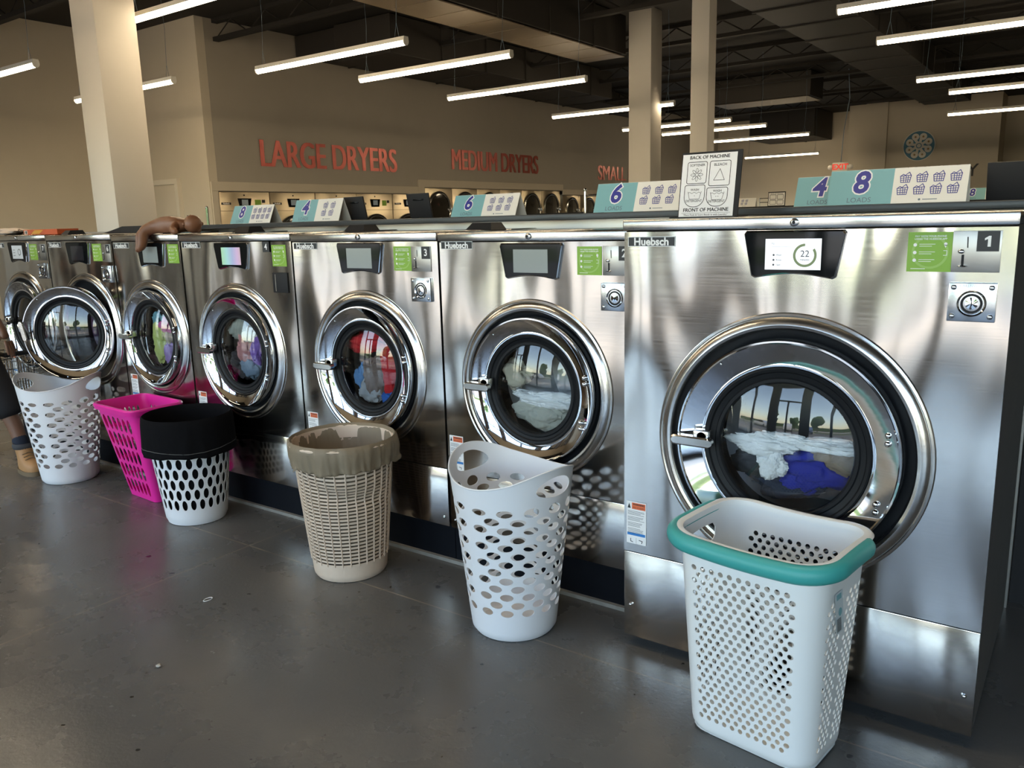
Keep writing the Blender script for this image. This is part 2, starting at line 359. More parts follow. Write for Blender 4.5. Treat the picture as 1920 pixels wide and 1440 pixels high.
# ------------------------------------------------------------ ceiling steelwork and ducts
mb = MB(CEIL)
for yy in (1, 3.4, 5.6, 8.2, 10.8, 13.4, 16, 18.6, 21.2, 23.8): mb.box(XL, 8, yy-.05, yy+.05, ZC-.32, ZC-.26); mb.box(XL, 8, yy-.05, yy+.05, ZC-.06, ZC)
for yy in (1, 3.4, 5.6, 8.2, 10.8, 13.4, 16, 18.6, 21.2, 23.8):
    x = XL
    while x < 7.5:
        mb.tube([(x, yy, ZC-.05), (x+.4, yy, ZC-.29), (x+.8, yy, ZC-.05)], .012, 4); x += .8
struct(mb.build('trim_2', smooth=0))
def duct(label, *a, m_=DUCT, bottom=None):
    mb = MB(m_).box(*a[:6], .01)
    x0, x1, y0, y1, z0, z1 = a
    along_y = (y1-y0) > (x1-x0); q = (y0 if along_y else x0)+1.2
    while q < (y1 if along_y else x1):
        if along_y: mb.box(x0-.015, x1+.015, q-.015, q+.015, z0-.015, z1)
        else: mb.box(q-.015, q+.015, y0-.015, y1+.015, z0-.015, z1)
        q += 1.2
    if bottom:
        mb.m(bottom)
        if along_y:
            q = y0+.03
            while q < y1-.1: mb.box(x0+.02, x1-.02, q, min(q+.58, y1-.02), z0-.03, z0-.016); q += .6
        else: mb.box(x0+.05, x1-.05, y0+.02, y1-.02, z0-.02, z0-.012)
    return tag(mb.build('air_duct', smooth=0), label, 'duct', 'ceiling ducts')
duct('long dark ceiling duct with a tan underside above the middle of the room', -7.15, -6.4, 5.2, 12.2, 4.0, 4.58, bottom=TAN)
duct('dark duct running along the top of the dryer wall', XD+.05, XD+1.0, 9.7, 22, 4.24, 4.58)
duct('wide dark duct next to the wall duct, above the large dryer lettering', -10.2, -9.0, 9.6, 16.5, 4.02, 4.58)
duct('dark cross duct with a tan underside far back between the two slim columns', -7.9, -5.6, 19.4, 20.4, 4.05, 4.58, bottom=TAN)
duct('broad black duct high on the right above the right rows of tubes', -4.05, -3.0, 6.5, 24, 4.1, 4.58)
duct('short dark duct over the far wall, behind the farthest tubes', -9.4, -7.4, 26.2, 28.2, 3.75, 4.58)
# ------------------------------------------------------------ hanging light tubes
EM = bpy.data.materials.new('tube_light'); EM.use_nodes = True
e_ = EM.node_tree.nodes['Principled BSDF']; e_.inputs['Base Color'].default_value = (.8, .75, .6, 1); e_.inputs['Emission Color'].default_value = (1, .80, .53, 1); e_.inputs['Emission Strength'].default_value = TUBE
def lamp(length, label):
    t = thing('hanging_tube_light', label, 'ceiling light', (0, 0, 0), 0, 'hanging tube lights')
    h = length/2
    MB(FIX).rings([[(x, -.035, .02), (x, .035, .02), (x, .03, .06), (x, -.03, .06)] for x in (-h, h)], True, True, True).build('housing', t, 30)
    MB(EM).rings([[(x, .034*math.cos(a), .02-.042*math.sin(a)) for a in [PI*q/6 for q in range(7)]] for x in (-h+.012, h-.012)], True, True, True).build('diffuser', t, 50)
    for s_ in (-1, 1): MB(FIX).rings([[(x, .037*math.cos(a), .02-.045*math.sin(a)) for a in [PI*q/8 for q in range(9)]] for x in sorted((s_*h, s_*(h-.012)))], True, True, True).build('end_cap', t, 30)
    for s_ in (-1, 1):
        x = s_*(h-.12); mb = MB(GREY)
        mb.tube([(x-.03*s_, 0, .06), (x, 0, .2)], .0025, 4); mb.tube([(x+.03*s_, 0, .06), (x, 0, .2), (x+.02, .01, .6), (x, 0, 1.40)], .0025, 4); mb.build('hanging_wire', t, 0)
    return t
L0 = lamp(2.26, ''); first = True
spots = [(-6.78, .3, 3.2, 'hanging tube light over the aisle, nearest the front windows on the left'),
 (-6.78, 2.3, 3.2, 'hanging tube light above the front aisle, in front of the washers'),
 (-6.42, 4.56, 3.39, 'tube light at the top edge of the photo, right of the wide column'),
 (-6.78, 6.25, 3.2, 'longest-looking tube light, hanging above the words LARGE DRYERS'),
 (-6.40, 7.47, 3.2, 'tube light hanging second behind the largest one, left of centre'),
 (-6.62, 9.40, 3.2, 'tube light hanging over the words MEDIUM DRYERS'),
 (-6.77, 12.37, 3.2, 'tube light partly hidden behind the nearer slim column'),
 (-6.94, 15.24, 3.2, 'tube light passing behind both slim columns, highest of the far four'),
 (-6.79, 16.75, 3.2, 'tube light behind both slim columns, second highest of the far four'),
 (-6.70, 19.38, 3.2, 'tube light right of the slimmer column, third of the far four'),
 (-8.26, 25.85, 3.2, 'farthest and lowest tube light, right of the instruction sign'),
 (-10.30, 4.45, 3.2, 'tube light cut by the left edge of the photo'),
 (-10.22, 5.97, 3.2, 'short-looking tube light between the wide column and the dryer wall'),
 (-.95, 7.90, 3.2, 'tube light at the very top right of the photo'),
 (-.98, 9.58, 3.2, 'second tube light from the top on the right side'),
 (-1.14, 12.73, 3.2, 'third tube light from the top on the right side'),
 (-.98, 14.42, 3.2, 'fourth tube light from the top on the right side'),
 (-1.45, 17.68, 3.2, 'lowest tube light on the right side, above the flower emblem'),
 (-.9, 4.6, 3.2, 'tube light above the first washer, just beyond the top of the frame'),
 (-.9, 2.0, 3.2, 'tube light over the aisle in front of the first washer'),
 (-3.6, .6, 3.2, 'tube light over the middle of the front aisle')]
for i, (x, y, z, lb) in enumerate(spots):
    o = L0 if i == 0 else dup(L0)
    o.location = (x, y, z); o['label'] = lb

# ------------------------------------------------------------ washers
def circ(cx, cz, r, n=64): return [(cx+r*math.cos(2*PI*i/n), cz+r*math.sin(2*PI*i/n)) for i in range(n)]
FY = 2.60
def handle_mesh(R, Ri, zc_off):
    mb = MB(BEZEL); x0, x1 = -R-.010, -Ri+.045          # bar across the ring, door centre = 0
    def bar(y, t): return [(x0+.014-.014*math.sin(a) if 0 else x, y, z) for x, z in t]
    pts = [(x0+.016+.016*math.cos(a), .016*math.sin(a)) for a in [PI/2+PI*q/8 for q in range(9)]]+[(x1-.016+.016*math.cos(a), .016*math.sin(a)) for a in [-PI/2+PI*q/8 for q in range(9)]]
    mb.rings([[(x, -.045, z) for x, z in pts], [(x, -.066, z) for x, z in pts], [(x*.985+(-1)*(1-.985)*0, -.070, z*.7) for x, z in pts]], True, True, True)
    # pivot block
    c = (x0+x1)/2+.03
    mb.box(c-.030, c+.022, -.05, -.012, -.004, .034, .005); mb.cyl((c, -.05, .014), (c, -.005, .014), .016, 14)
    mb.box(x0+.01, x0+.035, -.05, -.018, -.01, .012, .003)
    return mb
def washer(num, x0, x1, H, fy, cx, cz, Rb, Rc, Ri, Rg, label, zb=.178, zs=.442, depth=.74, open_deg=0, parts=None, base=True, scr='off', numpos=None):
    W = x1-x0; cx -= x0
    t = thing('washing_machine', label, 'washing machine', (x0, fy, 0), 0, 'stainless front-loading washers in the row')
    g = .004; top = H-.034
    mb = MB(STEEL); r_open = Rb-.045
    sheet(mb, [(g, zs+.003), (W-g, zs+.003), (W-g, top-.004), (g, top-.004)], [circ(cx, cz, r_open)], [], lambda x, z: (x, 0, z))
    fp = mb.build('front_panel', t, 0, recalc=False); solid(fp, .012, -1)
    mb = MB(STEELD)       # cabinet sides, back
    a, b_ = g+.001, W-g-.001
    mb.poly([(a, .013, zb), (a, depth, zb), (a, depth, top), (a, .013, top)]); mb.poly([(b_, .013, zb), (b_, depth, zb), (b_, depth, top), (b_, .013, top)])
    mb.poly([(a, depth, zb), (b_, depth, zb), (b_, depth, top), (a, depth, top)]); mb.poly([(a, .013, zb), (b_, .013, zb), (b_, depth, zb), (a, depth, zb)])
    mb.build('cabinet', t, 0)
    MB(STEEL).box(g, W-g, 0, .014, zb, zs, .002).build('lower_panel', t, 30)
    MB(STEEL2).box(.0015, W-.0015, -.010, depth, top, H, .005).build('lid', t, 30)
    mb = MB(STEEL2); mb.lathe([(.012, -.012), (.012, -.016), (.007, -.019)], 14, 'y', (W/2, 0, H-.017), cap1=True); mb.m(BLKM).lathe([(.005, -.0195), (.001, -.0196)], 8, 'y', (W/2, 0, H-.017), cap0=True); mb.build('lid_screw', t)
    for sx in (.03, W-.03): MB(CHROME).ball((sx, -.001, zb+.04 if not num == 1 else .16), .007, 6).build('panel_screw', t)
    if base: MB(NAVYBLK).box(.0, W, .03, depth, 0, zb-.001).build('plinth', t, 0)
    else: MB(NAVYBLK).box(.03, W-.03, .10, depth, 0, zb-.001).build('plinth', t, 0)
    # bezel
    MB(BEZEL).lathe([(Rb, .0), (Rb-.003, -.006), (Rb-.009, -.008), (Rb-.012, -.006), (Rb-.017, -.010), (Rb-.026, -.016), (Rb-.036, -.0185), (Rb-.044, -.016), (Rb-.049, -.008), (Rb-.050, .0), (Rb-.050, .04)], 96, 'y', (cx, 0, cz)).build('bezel', t, 25)
    tub = MB(BLK).lathe([(Rb-.050, .012), (Rc+.003, .018), (Rc-.02, .03), (Rg+.05, .035), (Rg+.02, .05), (Rg+.02, .10), (Rb-.07, .12)], 72, 'y', (cx, 0, cz)).build('tub_gasket', t, 30)
    MB(mat('drum_steel', (.50, .50, .50), .3, 1)).lathe([(Rb-.07, .12), (Rb-.07, .58), (.06, .60), (.0, .60)], 48, 'y', (cx, 0, cz)).build('drum', t, 30)
    # door, hinged on its right edge
    mb = MB(CHROME)
    d = Rc-Ri
    mb.lathe([(Rc, .012), (Rc, -.030), (Rc-.003, -.037), (Rc-.008, -.037), (Rc-.012, -.033), (Ri+.010, -.033+d*.25), (Ri+.006, -.033+d*.24), (Ri+.001, -.033+d*.25), (Ri-.002, -.010), (Ri-.003, .0)], 96, 'y', (-Rc, 0, 0))
    dr = mb.build('door', t, 25); dr.location = (cx+Rc, 0, cz); dr.rotation_euler = (0, 0, math.radians(open_deg))
    MB(BLK).lathe([(Ri-.001, -.013), (Ri-.006, -.017), (Ri-.014, -.014), (Ri-.018, -.008), (Rg+.016, -.004), (Rg+.012, -.008), (Rg+.003, -.008), (Rg-.004, .0), (Rg+.0, .02)], 80, 'y', (-Rc, 0, 0)).build('window_seal', dr, 25)
    Rs = .62; prof = [(Rg*q/10, -.004-(math.sqrt(Rs*Rs-(Rg*q/10)**2)-math.sqrt(Rs*Rs-Rg*Rg))) for q in range(10, -1, -1)]; prof[-1] = (.0005, prof[-1][1])
    MB(GLASS).lathe(prof, 64, 'y', (-Rc, 0, 0)).build('window_glass', dr, 60)
    hm = handle_mesh(Rc, Ri, 0)
    ho = hm.build('handle', dr, 30); ho.location = (-Rc, 0, 0)
    if open_deg:
        ho.location = (-Rc-Rc+.03, 0, .0); ho.data.transform(Matrix.Translation((Rc-.03, 0, 0))); ho.rotation_euler = (0, math.radians(-100), 0)
    for az in (14, -26):
        for dz in (.012, -.012):
            a_ = math.radians(az); MB(CHROME).ball((-Rc+(Rc-.035)*math.cos(a_), -.028, (Rc-.035)*math.sin(a_)+dz), .009, 7, (1, .8, 1)).build('hinge_bolt', dr)
    for az in (222, 262, 128):
        a_ = math.radians(az); MB(CHROME).ball((-Rc+(Rc-.02)*math.cos(a_), -.032, (Rc-.02)*math.sin(a_)), .004, 5, (1, .6, 1)).build('rivet', dr)
    # badge
    mb = MB(WHT); mb.rect(.010, .174, 1.403, 1.434, .0015); mb.m(INK).rect(.012, .172, 1.405, 1.432, .002); mb.m(WHT).text('Huebsch', .092, 1.4175, .033, .003, bold=.0011, sx=1.05)
    bd = mb.build('badge', t, 0); bd.location = (.003 if num != 1 else .008, 0, (0 if num != 1 else .002)-(0.03 if 0 else 0.014 if num in (2, 3) else .006 if num in (4, 5) else 0)); bd['label'] = 'white brand lettering on a black badge'
    P = parts
    if 'ctrl' in P:
        c0, c1, zt = P['ctrl']; wd = c1-c0; h = .138
        def trap(in_, y): # rounded trapezoid, bottom edge arched
            top_ = [(c0+in_+.006, zt-in_), (c1-in_-.006, zt-in_), (c1-in_, zt-in_-.008)]
            bx0, bx1 = c0+.026+in_*.8, c1-.026-in_*.8; zb_ = zt-h+in_
            bot = [(bx1+.002, zb_+.006), (bx1-.008, zb_)]+[(bx1-.01-(bx1-bx0-.02)*q/8, zb_+.013*math.sin(PI*q/8)) for q in range(1, 8)]+[(bx0+.008, zb_), (bx0-.002, zb_+.006)]
            return top_+bot+[(c0+in_, zt-in_-.008)]
        A = [(x, 0, z) for x, z in trap(0, 0)]; B = [(x, -.008, z) for x, z in trap(.002, 0)]; C = [(x, -.010, z) for x, z in trap(.005, 0)]
        mb = MB(CHROME); mb.rings([A, B, C], True); mb.m(BLKG); mb.f([mb.v((p[0], -.0095, p[2])) for p in C]); cp = mb.build('control_panel', t, 20); cp['label'] = 'glossy black trapezoid control panel'
        sx0, sx1, sz0, sz1 = c0+wd*.23, c0+wd*.775, zt-.112, zt-.024
        if scr == 'on':
            SM = mat('screen_lit', (.7, .7, .72), .2, emit=(.80, .84, .90), es=.62); mb = MB(SM); mb.rect(sx0, sx1, sz0, sz1, .0105)
            mx_ = sx1-.045; mz = (sz0+sz1)/2-.003
            mb.m(mat('screen_ring', (.12, .16, .07), .4, emit=(.14, .18, .08), es=.5))
            N = 40
            for q in range(N):
                if 30 < (q*360/N) < 90: continue
                a0, a1 = 2*PI*q/N, 2*PI*(q+1.02)/N; mb.fl([(mx_+.033*math.cos(a0), mz+.033*math.sin(a0)), (mx_+.033*math.cos(a1), mz+.033*math.sin(a1)), (mx_+.026*math.cos(a1), mz+.026*math.sin(a1)), (mx_+.026*math.cos(a0), mz+.026*math.sin(a0))], .0112)
            mb.m(mat('screen_text', (.05, .05, .06), .4)); mb.text('22', mx_, mz+.004, .026, .0112); mb.text('minutes', mx_, mz-.012, .0085, .0112)
            mb.text('7:2', sx0+.022, sz1-.014, .007, .0112); mb.rect(sx0+.018, sx0+.075, sz1-.022, sz1-.0215, .0112)
            for q, wrd in enumerate(('Wash', 'Rinse', 'Spin')): mb.disc(sx0+.025, sz0+.042-.014*q, .003, .0112, 10); mb.text(wrd, sx0+.040, sz0+.042-.014*q, .007, .0112)
            so_ = mb.build('screen', cp, 0); so_['label'] = 'lit white screen reading 22 minutes'
        elif scr == 'lit':
            mb = MB(mat('screen_dim', (.45, .48, .50), .12, emit=(.5, .56, .6), es=.30)); mb.rect(sx0, sx1, sz0, sz1, .0105)
            mb.m(mat('screen_dim_text', (.1, .12, .12), .3)).disc((sx0+sx1)/2+.03, (sz0+sz1)/2, .022, .0112); mb.m(mat('screen_dim')).disc((sx0+sx1)/2+.03, (sz0+sz1)/2, .016, .0114)
            mb.m(mat('screen_dim_text')); 
            for q in range(3): mb.rect(sx0+.015, sx0+.045, sz0+.02+.018*q, sz0+.024+.018*q, .0112)
            mb.build('screen', cp, 0)
        elif scr == 'rain':
            rm = mat('screen_film', (.35, .45, .45), .12, .3, emit=(.3, .42, .38), es=.25); mb = MB(rm); mb.rect(sx0, sx1, sz0, sz1, .0105)
            mb.build('screen', cp, 0)
            nn = rm.node_tree; bb = nn.nodes['Principled BSDF']; tc = nn.nodes.new('ShaderNodeTexCoord'); sx_ = nn.nodes.new('ShaderNodeSeparateXYZ'); nn.links.new(tc.outputs['Object'], sx_.inputs[0])
            hsv = nn.nodes.new('ShaderNodeCombineColor'); hsv.mode = 'HSV'; ml = nn.nodes.new('ShaderNodeMath'); ml.operation = 'MULTIPLY_ADD'; ml.inputs[1].default_value = 4; ml.inputs[2].default_value = -1.15; nn.links.new(sx_.outputs[0], ml.inputs[0]); nn.links.new(ml.outputs[0], hsv.inputs[0]); hsv.inputs[1].default_value = .55; hsv.inputs[2].default_value = .55
            nn.links.new(hsv.outputs[0], bb.inputs['Emission Color']); bb.inputs['Emission Strength'].default_value = .7
        else:
            MB(mat('screen_grey', (.20, .23, .23), .1, emit=(.25, .28, .27), es=.22 if scr == 'off' else .01)).rect(sx0, sx1, sz0, sz1, .0105).build('screen', cp, 0) if scr == 'off' else MB(mat('screen_dark', (.02, .02, .025), .08)).rect(sx0, sx1, sz0, sz1, .0105).build('screen', cp, 0)
    if 'green' in P:
        a0, a1, z1 = P['green']; z0 = z1-.103; mb = MB(GREEN); mb.rect(a0, a1, z0, z1, .0012)
        cxx, czz = (a0+a1)/2, (z0+z1)/2
        mb.m(GREEN2); 
        for q in range(28):
            b0, b1 = 2*PI*q/28, 2*PI*(q+1)/28; mb.fl([(cxx+.044*math.cos(b0), czz+.044*math.sin(b0)), (cxx+.044*math.cos(b1), czz+.044*math.sin(b1)), (cxx+.038*math.cos(b1), czz+.038*math.sin(b1)), (cxx+.038*math.cos(b0), czz+.038*math.sin(b0))], .0016)
        mb.m(WHT); mb.text('PAY WITH YOUR PHONE', cxx, z1-.011, .0066, .002, bold=.0001); mb.text('USING THE HUEBSCH APP', cxx, z1-.018, .0066, .002, bold=.0001)
        for q in range(3):
            zz = z1-.033-.020*q; mb.disc(a0+.018, zz, .0045, .002, 12)
            for r_ in range(2): mb.rect(a0+.028, a0+.066-.008*r_, zz+.001-.005*r_, zz+.0022-.005*r_, .002)
        mb.disc(a1-.018, z1-.031, .0042, .002, 12); mb.fl([(a1-.0217, z1-.033), (a1-.018, z1-.041), (a1-.0143, z1-.033)], .002)
        mb.line([(a1-.022, z1-.048), (a1-.014, z1-.048), (a1-.014, z1-.060), (a1-.022, z1-.060)], .0012, .002); mb.rect(a0+.01, a0+.045, z0+.007, z0+.0085, .002)
        mb.build('pay_sticker', t, 0)['label'] = 'green sticker with white instructions'
    if 'coin' in P:
        a0, a1, z1 = P['coin']; z0 = z1-.105; mb = MB(STEELD); mb.box(a0, a1, -.004, .0, z0, z1, .001)
        mb.m(BLKM).line([(a0+.034, z1-.016), (a0+.035, z1-.042)], .0025, .0048); mb.fl([(a0+.0225, z1-.06), (a0+.0285, z1-.06), (a0+.0285, z1-.09), (a0+.0225, z1-.09)], .0048)
        mb.m(CHROME).ball((a0+.021, -.005, z1-.052), .008, 6, (1, .6, .8)); mb.ball((a0+.0255, -.006, z1-.089), .012, 6, (1, .6, .25)); mb.build('coin_plate', t, 30)
    if 'num' in P:
        a0, a1, z1 = P['num']; mb = MB(INK); mb.rect(a0, a1, z1-.051, z1, .0052); mb.m(WHT); cx1 = (a0+a1)/2; mb.fl([(cx1-.001, z1-.039), (cx1+.006, z1-.039), (cx1+.006, z1-.012), (cx1+.001, z1-.012), (cx1-.008, z1-.018), (cx1-.008, z1-.023), (cx1-.001, z1-.020)], .0057) if num == 1 else mb.text(str(num), cx1, z1-.026, .040, .0057, bold=.0009); mb.build('number_plate', t, 0)['label'] = 'white number on black'
    if 'lock' in P:
        a0, a1, z1 = P['lock']; z0 = z1-.1; cxx, czz = (a0+a1)/2, (z0+z1)/2-.003; mb = MB(mat('lock_steel', (.55, .57, .6), .22, 1)); mb.box(a0, a1, -.014, 0, z0, z1, .002)
        for sx in (a0+.012, a1-.012):
            for sz in (z0+.014, z1-.012): mb.ball((sx, -.014, sz), .007, 6, (1, .6, 1))
        mb.m(CHROME).lathe([(.034, -.014), (.032, -.018), (.029, -.016), (.026, -.004), (.018, -.006), (.015, -.014), (.0, -.016)], 32, 'y', (cxx, 0, czz)); mb.m(BLKM).lathe([(.0255, -.0145), (.0195, -.0145)], 24, 'y', (cxx, 0, czz)); mb.rect(cxx-.001, cxx+.0015, czz-.006, czz+.005, .0175)
        mb.m(STEELD).text('GREENWALD', cxx, z1-.008, .010, .0147); mb.build('lock_plate', t, 30)['label'] = 'steel coin box lock plate'
    if 'card' in P:
        a0, a1, z1 = P['card']; mb = MB(BLKM).box(a0, a1, -.006, 0, z1-.098, z1, .002); mb.m(STEELD).line([(a0+.022, z1-.01), (a0+.022, z1-.09)], .003, .0065); mb.build('card_slot', t, 30)
    if 'lab' in P:
        a0, z1 = P['lab']; a1 = a0+.074; z0 = z1-.153; mb = MB(WHT); mb.rect(a0, a1, z0, z1, .0012); mb.m(ORANGE).rect(a0+.020, a1-.003, z1-.027, z1-.004, .0016); mb.m(INK); mb.text('WARNING', a0+.046, z1-.010, .009, .002, bold=.0003); mb.text('RISK OF INJURY', a0+.046, z1-.021, .0062, .002)
        mb.fl([(a0+.004, z1-.025), (a0+.010, z1-.007), (a0+.016, z1-.025)], .002)
        for q in range(20):
            if q in (4, 9, 14): continue
            mb.rect(a0+.005, a1-.005-.02*random.random(), z1-.034-.0042*q, z1-.0358-.0042*q+.0006, .0018)
        mb.m(BLUE).rect(a0+.003, a1-.003, z0+.030, z0+.040, .0016); mb.m(INK).line([(a0+.037, z0+.002), (a0+.037, z0+.022)], .0008, .0018); mb.line([(a0+.016, z0+.018), (a0+.016, z0+.008), (a0+.024, z0+.006)], .0025, .0018); mb.line([(a0+.048, z0+.016), (a0+.060, z0+.014), (a0+.058, z0+.006)], .0025, .0018)
        mb.build('warning_label', t, 0)['label'] = 'white label with orange warning header'
    return t, dr
def rel(x0, **k): return {q: tuple(v[i]-x0 if i < (1 if q == 'lab' else 2) else v[i] for i in range(len(v))) for q, v in k.items()}
w1, _ = washer(1, -1.268, -.168, 1.489, 2.40, -.723, .803,   .411, .334, .2507, .202, 'largest stainless front-loading washer with number 1 plate and a lit 22 minutes screen', zb=.04, zs=.356, depth=.92, base=False, scr='on',
    parts=rel(-1.268, ctrl=(-.866, -.575, 1.450), green=(-.421, -.313, 1.440), coin=(-.315, -.205, 1.442), num=(-.26, -.21, 1.441), lock=(-.315, -.205, 1.311), lab=(-1.254, .542)))
washer(2, -2.226, -1.316, 1.454, FY, -1.770, .843, .357, .289, .2204, .1765, 'stainless washer just left of the largest one, sudsy white wash in its window', parts=rel(-2.226, ctrl=(-1.911, -1.621, 1.412), green=(-1.563, -1.460, 1.398), coin=(-1.455, -1.345, 1.400), num=(-1.39, -1.345, 1.399), lock=(-1.458, -1.345, 1.269), lab=(-2.211, .601)), scr='off')
washer(3, -3.142, -2.230, 1.459, FY, -2.680, .852, .357, .289, .2204, .1765, 'stainless washer with number 3 plate and red laundry in its window', parts=rel(-3.142, ctrl=(-2.830, -2.543, 1.418), green=(-2.483, -2.379, 1.401), coin=(-2.379, -2.270, 1.401), num=(-2.319, -2.272, 1.400), lock=(-2.379, -2.270, 1.270), lab=(-3.121, .600)), scr='off')
washer(4, -4.051, -3.146, 1.465, FY, -3.609, .862, .357, .289, .2204, .1765, 'stainless washer with number 4 left of its green sticker and a black card slot below', parts=rel(-4.054, ctrl=(-3.754, -3.468, 1.424), green=(-3.297, -3.192, 1.411), card=(-3.302, -3.192, 1.278), num=(-3.36, -3.309, 1.427), lab=(-4.03, .612)), scr='rain')
washer(5, -4.742, -4.058, 1.471, FY, -4.392, .890, .331, .274, .2150, .1765, 'stainless washer with a brown doll lying on its top and yellow laundry inside', parts=rel(-4.742, ctrl=(-4.476, -4.205, 1.429), green=(-4.181, -4.078, 1.418), lab=(-4.71, .65)), scr='off')
w6, d6 = washer(6, -5.526, -4.746, 1.480, FY, -5.100, .895, .352, .286, .2204, .1765, 'dark-looking stainless washer with number 6 plate whose round door stands open', parts=rel(-5.526, ctrl=(-5.28, -5.005, 1.436), green=(-4.975, -4.866, 1.424), coin=(-4.866, -4.768, 1.421), num=(-4.815, -4.772, 1.419), lock=(-4.876, -4.766, 1.296), lab=(-5.49, .66)), scr='dark', open_deg=32)
washer(7, -6.312, -5.530, 1.484, FY, -5.925, .895, .352, .286, .2204, .1765, 'farthest washer in the front row, number 7 plate, behind the person', parts=rel(-6.312, ctrl=(-6.066, -5.795, 1.442), green=(-5.774, -5.664, 1.426), coin=(-5.664, -5.556, 1.426), num=(-5.60, -5.558, 1.422), lock=(-5.671, -5.556, 1.304), lab=(-6.27, .66)), scr='lit')
# concrete kerb strip under the row
struct(MB(mat('pad_edge', (.22, .21, .19), .8, noise_s=20, noise_a=.4)).box(-6.5, -1.29, FY+.012, FY+.03, 0, .016).build('trim_3', smooth=0))

# soap hatches on the lids, bulkhead and counter between the two rows
for i, (x, y, top, lb) in enumerate(((-2.30, 3.02, 1.457, 'black soap hatch cover on the lid of washer 2'), (-3.10, 3.02, 1.461, 'black soap hatch cover on the lid beside number 3'), (-4.02, 3.02, 1.468, 'black soap hatch cover on the lid of washer 4, beside the doll'), (-4.78, 3.0, 1.475, 'black soap hatch cover behind the legs of the doll'), (-5.42, 2.72, 1.481, 'small black knob cover on the lid right of the orange box'))):
    sz = .075 if i < 4 else .045
    mb = MB(BLKM).frustum((x-sz, x+sz, y-.06, y+.06), (x-sz*.7, x+sz*.7, y-.03, y+.05), top, top+(.034 if i < 4 else .027)); tag(mb.build('soap_hatch', smooth=30), lb, 'hatch', 'black soap hatch covers')
mb = MB(BLKM)
mb.rings([[(-5.62, yy, 1.482), (-5.50, yy, 1.50), (-5.36, yy, 1.525), (-5.10, yy, 1.525), (-5.10, yy, 1.482)] for yy in (3.02, 3.25)], True, True, True)
tag(mb.build('soap_hatch', smooth=30), 'sloping black soap hatch open above washer 6, left of the doll', 'hatch', 'black soap hatch covers')
struct(MB(STEELD).box(-7.1, -.17, 3.42, 4.3, 0, 1.492).build('wall_bulkhead', smooth=0))
ct = MB(mat('counter_black', (.03, .036, .042), .38)).box(-5.62, 1.2, 3.30, 4.42, 1.493, 1.521, .004).build('counter_top', smooth=30); tag(ct, 'long dark counter top behind the washers carrying the load signs', 'counter')
struct(MB(BLKM).box(-.168, 1.2, 3.48, 4.3, 0, 1.492).build('wall_counter_end', smooth=0))

# ------------------------------------------------------------ signs
def icon(mb, x, z, s, y):
    w2 = s*.5
    mb.line([(x-w2, z+s*.22), (x-w2*.8, z-s*.45), (x+w2*.8, z-s*.45), (x+w2, z+s*.28)], s*.07, y, True)
    mb.line([(x-w2*.95, z+s*.22), (x-w2*.5, z+s*.42), (x-w2*.1, z+s*.30), (x+w2*.6, z+s*.62), (x+w2*.95, z+s*.30)], s*.07, y)
    mb.line([(x-w2*.92, z-.0*s), (x+w2*.93, z+s*.04)], s*.06, y); mb.line([(x-w2*.86, z-s*.22), (x+w2*.88, z-s*.2)], s*.06, y)
    for q in (-.38, .1, .5): mb.line([(x+w2*q, z+s*.26), (x+w2*q*.85, z-s*.45)], s*.06, y)
def tent(x0, x1, y, z, numr, count, label, h=.128, frac=.48):
    wd = x1-x0; t = thing('load_sign', label, 'sign', (x0, y, z), 0, 'folded load signs on the counter')
    ang = math.atan2(.05, h); sl = math.hypot(.05, h)
    mb = MB(TEAL); mb.T = Matrix.Rotation(-ang, 4, 'X')
    c = wd*frac
    mb.rect(0, c, 0, sl, 0); mb.m(CREAM).rect(c, wd, 0, sl, 0)
    mb.m(WHT).text(str(numr), c*.5, sl*.60, sl*.86, .0008, bold=sl*.065, sx=.95, shear=.12); mb.m(NAVY).text(str(numr), c*.5, sl*.60, sl*.86, .0016, bold=sl*.026, sx=.95, shear=.12)
    mb.m(GREY).text('LOADS', c*.5, sl*.12, sl*.20, .0008)
    cols = count//2; mb.m(NAVY); pw = (wd-c)*.9/cols; s_ = min(pw*.78, sl*.265); pw = min(pw, s_*1.7); cc = (c+wd)/2
    for r_ in range(2):
        for q in range(cols): icon(mb, cc+(q-(cols-1)/2)*pw-(.006 if r_ else 0), sl*(.70-.34*r_), s_, .0008)
    mb.m(GREY).disc(cc-.028, sl*.09, sl*.03, .0008, 10); mb.rect(cc-.018, cc+.03, sl*.08, sl*.10, .0008)
    mb.build('printed_panel', t, 0)
    mb = MB(CREAM); mb.T = Matrix.Translation((0, .10, 0)) @ Matrix.Rotation(ang, 4, 'X'); mb.poly([(0, 0, 0), (wd, 0, 0), (wd, 0, sl), (0, 0, sl)]); bp_ = mb.build('back_panel', t, 0); solid(bp_, .001, 0)
    mb = MB(CREAM); mb.T = Matrix.Rotation(-ang, 4, 'X'); mb.poly([(0, .0008, 0), (wd, .0008, 0), (wd, .0008, sl), (0, .0008, sl)]); mb.build('card_backing', t, 0)
    return t
tent(-4.63, -4.23, 3.34, 1.522, 8, 8, 'smallest-looking folded sign with an 8 and eight baskets, leftmost on the counter', h=.112)
tent(-4.02, -3.61, 3.34, 1.522, 4, 4, 'folded sign with a 4 and four baskets, second from the left on the counter')
tent(-2.77, -2.36, 3.34, 1.522, 6, 6, 'folded sign with a 6 and six baskets in the middle of the counter', h=.108)
tent(-1.92, -1.497, 3.34, 1.522, 6, 6, 'folded sign with a 6 LOADS, partly behind the framed instruction sign')
tent(-1.034, -.66, 3.42, 1.522, 4, 4, 'folded sign with a 4 LOADS, its right part hidden behind the 8 LOADS sign', h=.115)
